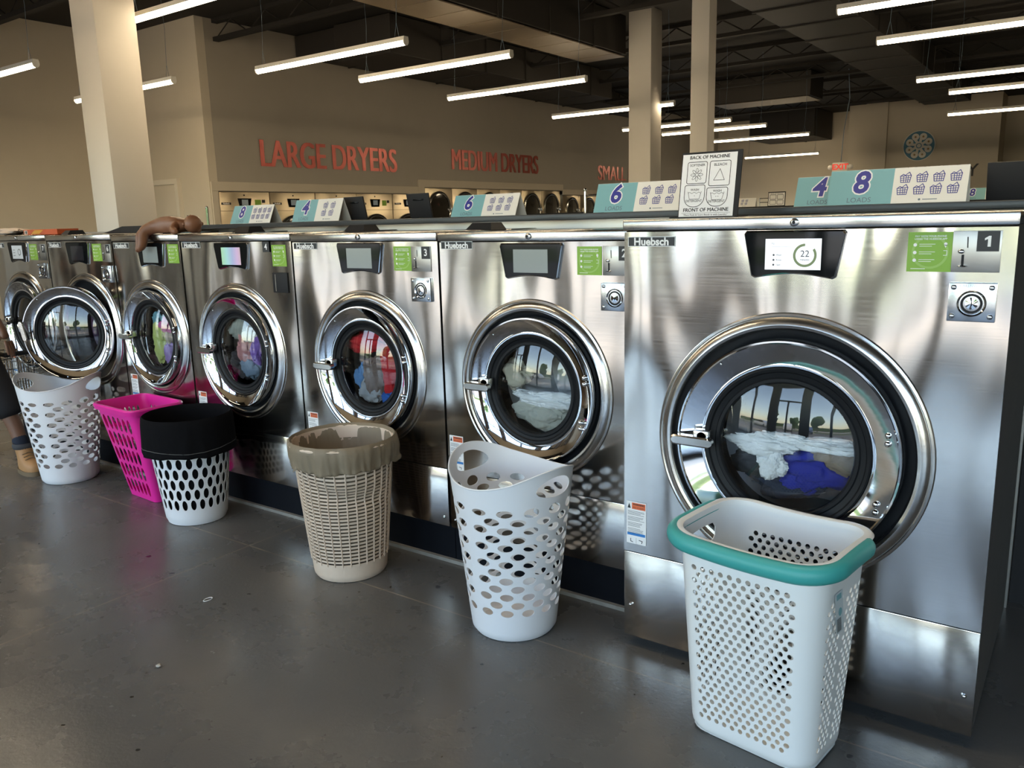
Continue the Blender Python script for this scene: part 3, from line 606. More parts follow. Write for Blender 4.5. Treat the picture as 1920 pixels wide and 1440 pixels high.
tent(-.878, -.406, 3.32, 1.522, 8, 8, 'widest folded sign with 8 LOADS and eight baskets above the first washer')
def lidp(x0, x1, label):
    t = thing('dispenser_lid', label, 'lid', (x0, 3.46, 1.522), 0, 'raised black dispenser lids')
    mb = MB(BLKM); mb.T = Matrix.Rotation(.22, 4, 'X'); mb.box(0, x1-x0, 0, .012, 0, .135, .003); mb.build('panel', t, 30)
    mb = MB(BLKG); mb.T = Matrix.Rotation(.22, 4, 'X'); mb.box((x1-x0)*.3, (x1-x0)*.75, -.006, 0, .098, .106, .002); mb.build('grip', t, 30)
lidp(-3.66, -3.50, 'raised black lid just right of the small 4 sign'); lidp(-3.16, -3.00, 'raised black lid left of the middle 6 sign'); lidp(-.36, .10, 'wide black raised lid at the right end of the counter')
# instruction sign standing on the first washer
t = thing('instruction_sign', 'white black-framed detergent instruction sign standing on the first washer', 'sign', (-1.315, 2.92, 1.4895), 0)
TI = Matrix.Rotation(-.17, 4, 'X')
mb = MB(BLKM); mb.T = TI; mb.box(0, .232, .001, .007, 0, .242, .001); mb.build('backing_board', t, 0)
mb = MB(BLKM); mb.box(-.01, .24, -.05, .09, 0, .004); mb.build('stand_foot', t, 0)
mb = MB(mat('sign_paper', (.78, .78, .80), .5)); mb.T = TI; mb.rect(.004, .214, .004, .234, .0005); mb.m(INK)
mb.text('BACK OF MACHINE', .109, .221, .0175, .0012, bold=.0005); mb.text('FRONT OF MACHINE', .109, .028, .0185, .0012, bold=.0005); mb.text('"Place Pods & Scent Beads in with Laundry"', .109, .010, .0098, .0012); mb.rect(.015, .205, .0165, .0173, .0012)
def rr(x0, x1, z0, z1, rb, rt_=.007):
    P = []
    for cx, cz, a0, r in ((x1-rt_, z1-rt_, 0, rt_), (x0+rt_, z1-rt_, 90, rt_), (x0+rb, z0+rb, 180, rb), (x1-rb, z0+rb, 270, rb)):
        P += [(cx+r*math.cos(math.radians(a0+15*q)), cz+r*math.sin(math.radians(a0+15*q))) for q in range(7)]
    return P
mb.line(rr(.026, .102, .126, .205, .007), .0022, .0012, True); mb.line(rr(.113, .192, .115, .205, .007), .0022, .0012, True)
mb.line(rr(.021, .100, .040, .120, .036), .0022, .0012, True); mb.line(rr(.108, .188, .040, .108, .036), .0022, .0012, True)
mb.text('SOFTENER', .064, .193, .0125, .0012, bold=.0001); mb.text('BLEACH', .153, .191, .0135, .0012, bold=.0001)
mb.text('WASH', .061, .103, .0115, .0012, bold=.0001); mb.text('WASH', .149, .096, .0115, .0012, bold=.0001); mb.text('DETERGENT', .060, .062, .0115, .0012, bold=.0001); mb.text('DETERGENT', .148, .058, .0115, .0012, bold=.0001)
for q in range(8):
    a = 2*PI*q/8; mb.line(ell(.064+.0145*math.cos(a), .158+.0145*math.sin(a), .0095, .0042, 10, a), .0013, .0012, True)
mb.line([(.131, .135), (.172, .135), (.153, .176)], .0016, .0012, True)
for cx, cz, dots in ((.061, .083, (0,)), (.149, .078, (-.004, .004))):
    mb.line([(cx-.026, cz+.013), (cx-.019, cz-.014), (cx+.019, cz-.014), (cx+.026, cz+.013)], .0014, .0012)
    mb.line([(cx-.024+.004*q, cz+.009+.0025*math.sin(q*1.4)) for q in range(13)], .0012, .0012)
    for dd in dots: mb.disc(cx+dd, cz-.002, .0014, .0012, 8)
mb.build('printed_sheet', t, 0)

# ------------------------------------------------------------ dryers in the left wall
DST = steel('dryer_steel', (.56, .48, .34), .3, .004, (3, 3, 1.5))
DGL = mat('dark_glass', (.02, .018, .015), .08, coat=.3)
def dryer(y0, y1, top, big, zc, r, label, grp):
    t = thing('wall_dryer', label, 'tumble dryer', (XD-.02, y0, 0), 0, grp); wd = y1-y0
    MB(DST).box(-.75, -.0, .006, wd-.006, .02, top, .004).build('cabinet', t, 30)
    if big:
        MB(BLKM).box(-.0, .002, .01, wd-.01, top-.30, top-.295).build('panel_seam', t, 0)
        c = wd*.5
        mb = MB(BLKG); mb.rings([[(x, c-.13, top-.10), (x, c+.13, top-.10), (x, c+.10, top-.24), (x, c-.10, top-.24)] for x in (0, .01)], True, True, True); mb.build('control_panel', t, 0)
        mb = MB(mat('screen_grey')); mb.poly([(.0115, c-.06, top-.12), (.0115, c+.06, top-.12), (.0115, c+.06, top-.21), (.0115, c-.06, top-.21)]); mb.build('screen', t, 0)
        mb = MB(INK); mb.box(0, .003, .06, .24, top-.2, top-.165); mb.m(WHT); mb.T = Matrix.Translation((.004, 0, 0)) @ Matrix.Rotation(PI/2, 4, 'Z'); mb.text('Huebsch', .15, top-.182, .034, 0, bold=.001); mb.build('badge', t, 0)
        MB(GREEN).box(0, .003, wd*.70, wd*.82, top-.22, top-.12).build('pay_sticker', t, 0); MB(INK).box(0, .004, wd*.84, wd*.90, top-.17, top-.12).build('number_plate', t, 0)
        mb = MB(BLKM); mb.ball((.0, c, top-.05), .014, 5); mb.build('lid_screw', t)
    MB(BEZEL).lathe([(r, .0), (r, .03), (r-.03, .045), (r-.05, .03), (r-.05, .01)], 48, 'x', (0, wd*.5, zc)).build('door_ring', t, 30)
    MB(DGL).lathe([(r-.045, .018), (r*.5, .03), (.001, .034)], 36, 'x', (0, wd*.5, zc)).build('door_glass', t, 40)
    MB(CHROME).box(.02, .07, wd*.5+r-.05, wd*.5+r+.0, zc-.06, zc+.02, .01).build('door_handle', t, 30)
for i, (a, b_) in enumerate(((7.98, 8.98), (8.98, 9.96), (9.96, 10.95), (10.95, 11.9), (11.9, 12.78))):
    dryer(a, b_, 2.05, True, 1.28, .40, ['large wall dryer leftmost in the row, beside the wall corner', 'large wall dryer second from the left, above the small 8 sign', 'large wall dryer third from the left, behind the small 4 sign', 'large wall dryer fourth, left of the raised black lid', 'large wall dryer last before the taller dryers'][i], 'large dryers in the left wall')
for i in range(6):
    a = 12.86+.86*i
    dryer(a, a+.86, 2.18, False, 1.76, .36, ['medium dryer nearest the large dryers, its whole round door in view', 'second medium dryer, mostly behind the middle 6 sign', 'third medium dryer, only the top of its door above the 6 sign', 'fourth medium dryer, hidden by the card of the 6 sign', 'medium dryer just right of the middle 6 sign', 'last medium dryer before the small dryers'][i], 'medium dryers in the left wall')
for i in range(4):
    a = 18.15+.87*i
    dryer(a, a+.87, 2.08, False, 1.72, .31, ['small round-door dryer nearest the medium dryers', 'small round-door dryer just left of the chrome rail post', 'small round-door dryer behind the chrome rail post', 'last visible small dryer, cut by the 6 LOADS sign'][i], 'small dryers in the left wall')
def wall_text(name, body, y0, y1, z0, z1, label):
    mb = MB(REDL); c = bpy.data.curves.new('t', 'FONT'); c.body = body; c.size = 1; c.extrude = .002; o = bpy.data.objects.new('t', c); me = bpy.data.meshes.new_from_object(o)
    xs_ = [v.co.x for v in me.vertices]; ys_ = [v.co.y for v in me.vertices]; X0, X1, Y0, Y1 = min(xs_), max(xs_), min(ys_), max(ys_)
    for q, qq in ((0, .012), (.035, .0122), (.018, .0124)):
        vs = [mb.v((XD+qq+v.co.z, y0+q+(v.co.x-X0)/(X1-X0)*(y1-y0-.035), z0+(v.co.y-Y0)/(Y1-Y0)*(z1-z0))) for v in me.vertices]
        for p in me.polygons: mb.f([vs[i] for i in p.vertices])
    tag(mb.build(name, smooth=0), label, 'wall lettering', 'red wall lettering')
wall_text('wall_lettering', 'LARGE DRYERS', 8.84, 12.05, 2.46, 2.89, 'red metallic words LARGE DRYERS on the beige wall')
wall_text('wall_lettering', 'MEDIUM DRYERS', 13.72, 17.0, 2.57, 2.99, 'red metallic words MEDIUM DRYERS on the beige wall')
wall_text('wall_lettering', 'SMALL DRYERS', 19.9, 23.6, 2.50, 2.88, 'red words SMALL DRYERS, cut off by the slim column')

# ------------------------------------------------------------ far right: emblem, letters, exit sign, second row
ex, ez, ey = -4.62, 3.30, 26.99
t = thing('wall_emblem', 'round blue flower-like emblem on the far wall above the letter Y', 'emblem', (ex, ey, ez))
EB = mat('emblem_blue', (.06, .20, .30), .5)
MB(mat('emblem_cream', (.80, .76, .68), .6)).lathe([(.43, -.001), (.43, -.015), (.001, -.015)], 40, 'y').build('rim', t, 30)
MB(EB).lathe([(.41, -.016), (.41, -.02), (.001, -.02)], 40, 'y').build('disc', t, 30)
mb = MB(mat('emblem_cream'))
for q in range(8):
    a = 2*PI*(q+.5)/8; mb.disc(.27*math.cos(a), .27*math.sin(a), .098, .022, 16); mb.line([(.07*math.cos(a), .07*math.sin(a)), (.24*math.cos(a+.18), .24*math.sin(a+.18))], .07, .0225)
mb.disc(0, 0, .12, .0228); mb.m(EB).disc(0, 0, .075, .0236); mb.m(mat('emblem_cream')).disc(0, 0, .055, .0242)
mb.m(mat('emblem_gold', (.35, .22, .08), .5))
for q in range(8): a = 2*PI*(q+.5)/8; mb.disc(.27*math.cos(a), .27*math.sin(a), .03, .0236, 10)
mb.build('petals', t, 0)
mb = MB(INK); mb.text('LAUNDRY', -3.05, 2.52, .48, -26.985, align='RIGHT', bold=.004); tag(mb.build('wall_lettering', smooth=0), 'dark lettering on the far wall, its last letter Y right of the 8 LOADS sign', 'wall lettering')
t = thing('exit_sign', 'small red EXIT sign with two lamp heads behind the 8 LOADS sign', 'exit sign', (-5.03, 20, 2.38))
MB(FIX).box(-.17, .17, -.03, .03, 0, .2, .01).build('housing', t, 30)
mb = MB(mat('exit_red', (.6, .03, .02), .5, emit=(.8, .05, .03), es=.5)); mb.text('EXIT', 0, .10, .17, .032, bold=.006); mb.build('lettering', t, 0)
for s_ in (-1, 1): MB(FIX).ball((s_*.22, 0, .1), .06, 6, (1, .8, 1)).build('lamp_head', t)
MB(GREY).tube([(.0, .02, .2), (.03, .03, .9), (.12, .03, 1.6), (.06, .02, ZC-2.28)], .010, 5).build('cord', t)
struct(MB(STEELD).box(-8.5, 3, 12.6, 13.4, 0, 1.57).build('wall_second_bulkhead', smooth=0))
tag(MB(BLKM).box(-8.6, 3, 12.4, 13.6, 1.571, 1.598).build('counter_top', smooth=0), 'dark counter of the second washer row, far behind the first', 'counter')
tent(-4.80, -4.36, 12.5, 1.6, 4, 4, 'tiny far sign with four baskets just right of the instruction sign', h=.13, frac=.2)
tent(-5.5, -4.86, 12.5, 1.6, 6, 6, 'tiny far sign mostly hidden behind the instruction sign', h=.13)
tent(-1.62, -1.0, 12.5, 1.6, 8, 8, 'tiny far sign with an 8 below the letter Y', h=.15, frac=.5)
t = thing('instruction_sign', 'tiny far framed instruction sign on the second counter', 'sign', (-4.17, 12.5, 1.599)); TI2 = Matrix.Rotation(-.1, 4, 'X')
mb = MB(BLKM); mb.T = TI2; mb.box(0, .26, .001, .01, 0, .21); mb.build('backing_board', t, 0)
mb = MB(CREAM); mb.T = TI2; mb.rect(.01, .25, .008, .195, .001); mb.m(INK)
for a, b_, c_, d_ in ((.03, .12, .10, .165), (.14, .23, .10, .165), (.03, .12, .025, .085), (.14, .23, .025, .085)): mb.line(rr(a, b_, c_, d_, .01), .006, .002, True)
mb.text('BACK OF MACHINE', .13, .18, .02, .002); mb.build('printed_sheet', t, 0)
mb = MB(CHROME); mb.cyl((-4.36, 12.7, 1.72), (-4.1, 12.7, 1.72), .006, 6); mb.cyl((-4.36, 12.7, 1.66), (-4.1, 12.7, 1.66), .006, 6); mb.cyl((-4.36, 12.7, 1.6), (-4.36, 12.7, 1.73), .006, 6); mb.cyl((-4.1, 12.7, 1.6), (-4.1, 12.7, 1.73), .006, 6)
tag(mb.build('steel_rack', smooth=30), 'tiny bright steel rail on the far counter beside the far instruction sign', 'rack')
def cart_pole(x, y, h, wd, label):
    t = thing('hanging_cart', label, 'laundry cart', (x, y, 0), 0, 'rolling carts with hanging rails')
    mb = MB(CHROME); mb.cyl((0, 0, .1), (0, 0, h), .016, 8); mb.cyl((wd, 0, .1), (wd, 0, h), .016, 8); mb.cyl((0, 0, h-.06), (wd, 0, h-.06), .014, 8); mb.ball((0, 0, h), .022, 6); mb.build('rail', t)
    mb = MB(CHROME); 
    for q in range(9):
        mb.cyl((wd*q/8, -.25, .3), (wd*q/8, -.25, .7), .003, 4); mb.cyl((wd*q/8, .25, .3), (wd*q/8, .25, .7), .003, 4); mb.cyl((wd*q/8, -.25, .3), (wd*q/8, .25, .3), .003, 4)
    for z in (.3, .5, .7): mb.tube([(0, -.25, z), (wd, -.25, z), (wd, .25, z), (0, .25, z)], .005, 4, True)
    mb.build('wire_basket', t)
    for a in (0, wd):
        for b_ in (-.22, .22):
            mb = MB(CHROME); mb.cyl((a, b_, .1), (a, b_, .3), .008, 6); mb.m(BLK).cyl((a, b_-.012, .05), (a, b_+.012, .05), .05, 14); mb.build('caster', t)
cart_pole(-4.70, 8.0, 1.80, .62, 'chrome hanging rail of a cart behind the counter, left of the 6 LOADS sign')
cart_pole(-11.0, 7.55, 1.80, .02, 'slim chrome rail post standing at the left end of the large dryers')

# ------------------------------------------------------------ baskets
def grid(nu, nv, v0=0., v1=1.): return [(i/nu, v0+(v1-v0)*j/nv) for i in range(nu+1) for j in range(nv+1)]
def unit_outer(nu, nv): return [(i/nu, 0) for i in range(nu)]+[(1, j/nv) for j in range(nv)]+[(1-i/nu, 1) for i in range(nu)]+[(0, 1-j/nv) for j in range(nv)]
def shell(outline_n, holes, fmap, m_, nu=72, nv=10, th=.003):
    mb = MB(m_); g = [p for p in grid(nu, nv) if 0 < p[0] < 1 and 0 < p[1] < 1]
    sheet(mb, unit_outer(nu, nv), holes, g, fmap)
    bmesh.ops.remove_doubles(mb.bm, verts=mb.bm.verts, dist=.00005)
    bmesh.ops.solidify(mb.bm, geom=mb.bm.faces[:], thickness=th)
    return mb
def lip_path(fn, n=72): return [fn(i/n) for i in range(n)]
def white_hamper(x, y, rz, label):
    t = thing('laundry_hamper', label, 'laundry hamper', (x, y, 0), rz, 'tall white oval-hole hampers')
    vt = .82
    def F(u, v):
        th = 2*PI*(u-.25); zt = .615+.045*math.cos(2*th) if math.cos(2*th) > 0 else .615+.03*math.cos(2*th)
        z = v/vt*.50 if v < vt else .50+(v-vt)/(1-vt)*(zt-.50)
        k = z/.66; rx = .158+.087*k; ry = .158+.062*k
        if z < .02: q = 1-.06*(1-z/.02)**2; rx *= q; ry *= q
        return (rx*math.cos(th), ry*math.sin(th), z+.002)
    H = []
    N = 14
    for r in range(13):
        zc = .118+.0325*r; v = zc/.50*vt
        for i in range(N):
            u = (i+.5+(.5 if r % 2 else 0))/N
            if u > .985 or u < .015: continue
            H.append(ell(u, v, .0215, .0142/.5*vt, 18, .0))
    for uc in (.25, .75): H.append(ell(uc, .925, .062, .042, 28))
    o = shell(0, H, F, WPL, 84, 40).build('basket_wall', t, 38)
    MB(WPL).lathe([(.150, .004), (.08, .010), (.001, .012)], 40, 'z').build('base', t)
    mb = MB(WPL); mb.tube(lip_path(lambda u: F(u, 1), 96), .0032, 6, True); mb.build('rim', t)
    return t
white_hamper(-1.685, 2.315, math.radians(-12), 'tall white oval-hole hamper standing empty, left of the teal-rimmed basket')
white_hamper(-5.09, 2.35, math.radians(32), 'tall white oval-hole hamper under the open washer door beside the tan boot')

# black and white hamper with cloth liner
t = thing('laundry_hamper', 'round white slotted hamper with a black cloth liner folded over its rim', 'laundry hamper', (-3.78, 2.36, 0), 0)
def F(u, v):
    th = 2*PI*(u-.25)+PI; z = v*.54; r = .150+.062*v
    if z < .02: r *= 1-.05*(1-z/.02)**2
    return (r*math.cos(th)*1.03, r*math.sin(th), z+.002)
H = []
for r in range(7):
    for i in range(24):
        u = (i+.5+(.5 if r % 2 else 0))/24
        if .012 < u < .988: H.append(ell(u, .21+.104*r, .0128, .052, 14))
o = shell(0, H, F, WPL, 72, 24).build('basket_wall', t, 38)
mb = MB(WPL); mb.lathe([(.145, .004), (.001, .008)], 40); mb.build('base', t)
CL = mat('black_cloth', (.006, .006, .007), .95, spec=.08, bump=.002, bump_s=40)
def cloth(mb, prof, n, wob, seed, sx=1.0, cx=0, cy=0):
    R = []
    for j, (r, z, a) in enumerate(prof):
        ring = []
        for i in range(n):
            th = 2*PI*i/n; q = Vector((math.cos(th)*3.2, math.sin(th)*3.2, z*2.5+seed))
            f = noise.noise(q)*.7+noise.noise(q*3.1)*.35+.25*abs(noise.noise(q*6))
            rr_ = r+a*wob*f; ring.append((cx+rr_*math.cos(th)*sx, cy+rr_*math.sin(th), z+a*wob*.8*noise.noise(q*1.3+Vector((5, 5, 5)))))
        R.append(ring)
    return mb.rings(R)
mb = MB(CL); cloth(mb, [(.13, .03, .2), (.155, .15, .5), (.175, .3, .5), (.195, .45, .5), (.205, .52, .4), (.207, .556, .2), (.213, .567, .2), (.219, .560, .2), (.223, .525, .4), (.226, .46, .7), (.227, .42, .9), (.228, .385, 1), (.228, .375, 1)], 120, .010, 1, 1.03)
o = mb.build('cloth_liner', t, 60, recalc=False); solid(o, .002, 0); o['label'] = 'black cloth liner'
mb = MB(mat('hem_cord', (.10, .10, .10), .8)); pts = []
for i in range(100):
    th = 2*PI*i/100; q = Vector((math.cos(th)*3.2, math.sin(th)*3.2, .42*2.5+1)); f = noise.noise(q)*.7+noise.noise(q*3.1)*.35+.25*abs(noise.noise(q*6)); r = .2285+.009*f
    pts.append((r*math.cos(th)*1.03, r*math.sin(th), .408+.006*math.sin(th*3)))
mb.tube(pts, .0016, 4, True); mb.build('hem_cord', t)

# wicker-look hamper with plastic liner
t = thing('wicker_hamper', 'beige basket-weave hamper with a dented side and a tan liner bag over its rim', 'laundry hamper', (-2.585, 2.33, 0), 0)
def rw(z): return .158+.056*min(z, .6)/.6
def FW(u, v, out=0):
    th = 2*PI*(u-.25)+PI; z = v*.598; r = rw(z)+out
    if z < .02: r *= 1-.05*(1-z/.02)**2
    da = math.atan2(math.sin(th+.75), math.cos(th+.75)); dz = (z-.40+.05*da)/.035
    dent = math.exp(-(da/.75)**2); r -= .020*dent*math.exp(-dz*dz); r += .008*dent*math.exp(-((z-.47)/.06)**2)
    zz = z-.016*dent*math.exp(-((z-.45)/.09)**2)
    return (r*math.cos(th)*1.0, r*math.sin(th)*1.0, zz+.002)
H = []; NC = 30; NR = 29
for r in range(NR):
    v0 = .145+.0272*r
    for i in range(NC):
        u = (i+.5)/NC; hw = .0138; hh = .0064
        H.append([(u-hw, v0-hh), (u-hw*.33, v0-hh), (u+hw*.33, v0-hh), (u+hw, v0-hh), (u+hw, v0+hh), (u+hw*.33, v0+hh), (u-hw*.33, v0+hh), (u-hw, v0+hh)])
o = shell(0, H, FW, BEI, 90, 44).build('woven_wall', t, 38)
for i in range(NC):
    mb = MB(BEI); mb.tube([FW(i/NC, .125+.87*q/22, .0012) for q in range(23)], .0026, 5); mb.build('rib', t)
mb = MB(BEI); mb.lathe([(.152, .004), (.001, .009)], 40); mb.build('base', t)
mb = MB(BEI); mb.tube([(.222*math.cos(2*PI*i/48), .222*math.sin(2*PI*i/48), .598) for i in range(48)], .009, 8, True); mb.build('rim', t)
lm = mat('sheer_liner', (.27, .215, .145), .6, bump=.004, bump_s=30)
nn = lm.node_tree; bb = nn.nodes['Principled BSDF']; tr = nn.nodes.new('ShaderNodeBsdfTransparent'); ms = nn.nodes.new('ShaderNodeMixShader'); ms.inputs[0].default_value = .80
nn.links.new(tr.outputs[0], ms.inputs[1]); nn.links.new(bb.outputs[0], ms.inputs[2]); nn.links.new(ms.outputs[0], nn.nodes['Material Output'].inputs[0])
mb = MB(lm); cloth(mb, [(.12, .02, .3), (.15, .2, .5), (.165, .4, .5), (.190, .48, .6), (.204, .55, .6), (.210, .588, .4), (.215, .606, .2), (.222, .613, .15), (.230, .604, .3), (.232, .58, .6), (.229, .55, 1.1), (.226, .53, 1.2), (.223, .513, 1.6), (.224, .506, 2)], 220, .019, 4)
o = mb.build('liner_bag', t, 60, recalc=False); solid(o, .001, 0); o['label'] = 'semi-sheer tan liner bag'

# rounded-rectangle baskets
def rrect(u, a, b, r, A, B, Rr):
    """point on a rounded rectangle; u runs by arc length of the reference shape (A,B,Rr) so holes stay in line"""
    L1, L2, Lc = 2*(A-Rr), 2*(B-Rr), PI/2*Rr; T = 2*(L1+L2+2*Lc); s = (u % 1)*T
    segs = [('l', L2/2, 0), ('c', Lc, 0), ('l', L1, 1), ('c', Lc, 1), ('l', L2, 2), ('c', Lc, 2), ('l', L1, 3), ('c', Lc, 3), ('l', L2/2, 4)]
    for k_, ln, i in segs:
        if s <= ln+1e-9:
            f = s/ln
            if k_ == 'l':
                if i == 0: return (a, (b-r)*f)
                if i == 1: return ((a-r)*(1-2*f), b)
                if i == 2: return (-a, (b-r)*(1-2*f))
                if i == 3: return (-(a-r)*(1-2*f), -b)
                return (a, -(b-r)*(1-f))
            cx, cy, a0 = [(a-r, b-r, 0), (-(a-r), b-r, 90), (-(a-r), -(b-r), 180), (a-r, -(b-r), 270)][i]; an = math.radians(a0+90*f)
            return (cx+r*math.cos(an), cy+r*math.sin(an))
        s -= ln
    return (a, 0)
def useg(A, B, Rr):
    L1, L2, Lc = 2*(A-Rr), 2*(B-Rr), PI/2*Rr; T = 2*(L1+L2+2*Lc)
    return dict(back=((L2/2+Lc)/T, (L2/2+Lc+L1)/T), left=((L2/2+2*Lc+L1)/T, (L2/2+2*Lc+L1+L2)/T), front=((L2/2+3*Lc+L1+L2)/T, (L2/2+3*Lc+2*L1+L2)/T), T=T)

# white basket with teal rim
t = thing('laundry_basket', 'white round-hole laundry basket with a teal rim in front of the largest washer', 'laundry basket', (-.682, 2.168, 0), math.radians(-8))
A, B, Rr = .215, .155, .075; HB = .63
def FB(u, v):
    z = v*HB; k = z/HB; a = .190+.028*k; b_ = .128+.048*k; r = .07+.012*k
    if z < .03: q = 1-.09*(1-z/.03)**2; a *= q; b_ *= q
    x, y = rrect(u, a, b_, r, A, B, Rr); return (x+.008*k, y-.012*k, z+.002)
sg = useg(A, B, Rr); T = sg['T']; H = []
def rows(u0, u1, n, z0, z1, nr, du, dv):
    for r in range(nr):
        for i in range(n):
            u = u0+(u1-u0)*(i+.25+(.5 if r % 2 else 0))/n
            if u+du > 1: continue
            H.append(ell(u, z0+(z1-z0)*r/(nr-1), du, dv, 12))
R_ = .0082
for nm, nc in (('front', 11), ('back', 11), ('left', 6)):
    a0, a1 = sg[nm]; rows(a0-.012, a1+.012, nc, .10, .855, 25, R_/T, R_/HB)
q = (T*0); uR = (B-Rr)/T          # the right side straddles the seam: two strips
rows(.002+R_/T, uR+.012, 3, .10, .80, 24, R_/T, R_/HB); rows(1-uR-.012, 1-.004-R_/T, 3, .10, .80, 24, R_/T, R_/HB)
lc = sum(sg['left'])/2; H = [h for h in H if not (abs(sum(p[0] for p in h)/12-lc) < .07 and sum(p[1] for p in h)/12 > .74)]
H.append([(lc-.045, .865), (lc-.045, .905), (lc-.036, .93), (lc, .935), (lc+.036, .93), (lc+.045, .905), (lc+.045, .865), (lc+.036, .845), (lc, .84), (lc-.036, .845)])
o = shell(0, H, FB, WPL2, 120, 56).build('basket_wall', t, 38)
mb = MB(WPL2); mb.rings([[(rrect(i/60, .185, .12, .06, A, B, Rr)[0], rrect(i/60, .185, .12, .06, A, B, Rr)[1], .006) for i in range(60)]]*1+[[(0.001*math.cos(2*PI*i/60), .001*math.sin(2*PI*i/60), .009) for i in range(60)]]); mb.build('base', t)
def sweep(mb, u0, u1, n, prof, zf, closed=False, taper=False):
    R = []
    for i in range(n+(0 if closed else 1)):
        u = u0+(u1-u0)*i/n; s_ = 1
        if taper: s_ = min(1, min(i, n-i)/3+.25)
        x, y = rrect(u, .218, .176, .082, A, B, Rr); x2, y2 = rrect(u, .228, .186, .092, A, B, Rr)
        nx, ny = x2-x, y2-y; l = math.hypot(nx, ny) or 1; nx /= l; ny /= l
        R.append([(x+.008+nx*po_*s_, y-.012+ny*po_*s_, zf(u)+pz*s_) for po_, pz in prof])
    mb.rings(R, True, not closed, not closed, closed)
zr = lambda u: HB+.004+.006*math.cos(4*PI*u)
mb = MB(WPL2); sweep(mb, 0, 1, 96, [(-.006, -.012), (.004, -.014), (.016, -.010), (.020, 0), (.014, .006), (.004, .008), (-.006, .004)], zr, True); mb.build('rim', t, 50)
mb = MB(TEALP); prof = [(.008+.024*math.cos(a)*.9, -.018+.026*math.sin(a)) for a in [2*PI*q/14 for q in range(14)]]
sweep(mb, sg['left'][0]-.02, 1+uR+.01, 70, [(p+.010, z) for p, z in prof], zr, False, True); mb.build('grip_band', t, 50)['label'] = 'teal band around the rim'
mb = MB(mat('label_sticker', (.6, .66, .68), .4)); fx = FB(.962, .84)
mb.T = Matrix.Translation((fx[0]+.004, fx[1], fx[2]-.05)) @ Matrix.Rotation(PI/2+.0, 4, 'Z') @ Matrix.Rotation(-.08, 4, 'X'); mb.rect(-.025, .025, -.055, .055, .003); mb.m(TEAL).rect(-.015, .015, .035, .05, .0035); mb.m(INK)
for q in range(12): mb.rect(-.018, .010, -.05+.003*q, -.0485+.003*q, .0035)
mb.m(TEAL).disc(.005, .0, .011, .0035); mb.build('price_label', t, 0)

# pink slotted basket
t = thing('laundry_basket', 'bright pink slotted rectangular laundry basket behind the black-lined hamper', 'laundry basket', (-4.32, 2.42, 0), math.radians(-3))
A, B, Rr = .18, .13, .035; HP = .55
def FP(u, v):
    k = v; a = .150+.062*k; b_ = .100+.048*k; x, y = rrect(u, a, b_, .03+.012*k, A, B, Rr)
    return (x+.01-.02*k, y+.045-.055*k, v*HP+.002)
sg = useg(A, B, Rr); T = sg['T']; H = []
for r in range(5):
    vc = .13+.172*r
    for nm, nc in (('front', 6), ('back', 8), ('left', 8)):
        a0, a1 = sg[nm]
        for i in range(nc):
            f = (i+.5)/nc; H.append(ell(a0+(a1-a0)*f, vc, (a1-a0)/nc*.36, .076, 14))
    uR = (B-Rr)/T
    for i in range(3): H.append(ell(.004+uR*(i+.5)/3, vc, uR/3*.33, .07, 12)); H.append(ell(1-.004-uR*(i+.5)/3, vc, uR/3*.33, .07, 12))
o = shell(0, H, FP, PNK, 96, 50).build('basket_wall', t, 38)
mb = MB(PNK); mb.rings([[(rrect(i/60, .145, .095, .03, A, B, Rr)[0]+.01, rrect(i/60, .145, .095, .03, A, B, Rr)[1]+.045, .006) for i in range(60)], [(.01+.001*math.cos(2*PI*i/60), .045+.001*math.sin(2*PI*i/60), .008) for i in range(60)]]); mb.build('base', t)
R = []
for i in range(90):
    x, y = rrect(i/90, .212, .148, .042, A, B, Rr); x2, y2 = rrect(i/90, .222, .158, .052, A, B, Rr); nx, ny = x2-x, y2-y; l = math.hypot(nx, ny); nx /= l; ny /= l
    R.append([(x-.01+nx*p, y-.01+ny*p, HP+z) for p, z in ((-.003, -.004), (.004, -.03), (.012, -.028), (.018, -.004), (.012, .004), (0, .004))])
MB(PNK).rings(R, True, False, False, True).build('rim', t, 50)

# ------------------------------------------------------------ laundry in the drums
def crumple(name, label, cat, m_, c, s_, seed, amp=.35, fq=2.2, group=None, sub=4):
    bm = bmesh.new(); bmesh.ops.create_icosphere(bm, subdivisions=sub, radius=1)
    for v in bm.verts:
        p = v.co.copy(); q = p*fq+Vector((seed*3.7, seed, -seed*2))
        q = q+Vector((noise.noise(q*.7), noise.noise(q*.7+Vector((9, 0, 0))), noise.noise(q*.7+Vector((0, 9, 0)))))*1.1
        f = noise.noise(p*1.1+Vector((seed, 0, seed)))*.5+(.5-abs(noise.noise(q)))*amp*1.2+(.4-abs(noise.noise(q*2.3)))*amp*.7+(.3-abs(noise.noise(q*4.9)))*amp*.3
        p *= 1+f-.25
        v.co = Vector((c[0]+p.x*s_[0], c[1]+p.y*s_[1], c[2]+p.z*s_[2]))
    mb = MB(m_); mb.bm.free(); mb.bm = bm
    return tag(mb.build(name, smooth=80), label, cat, group)
def fab(name, col): return mat('fabric_'+name, col, .85, bump=.001, bump_s=120, noise_s=9, noise_a=.12)
G = 'clothes behind the washer windows'
DF = 2.60
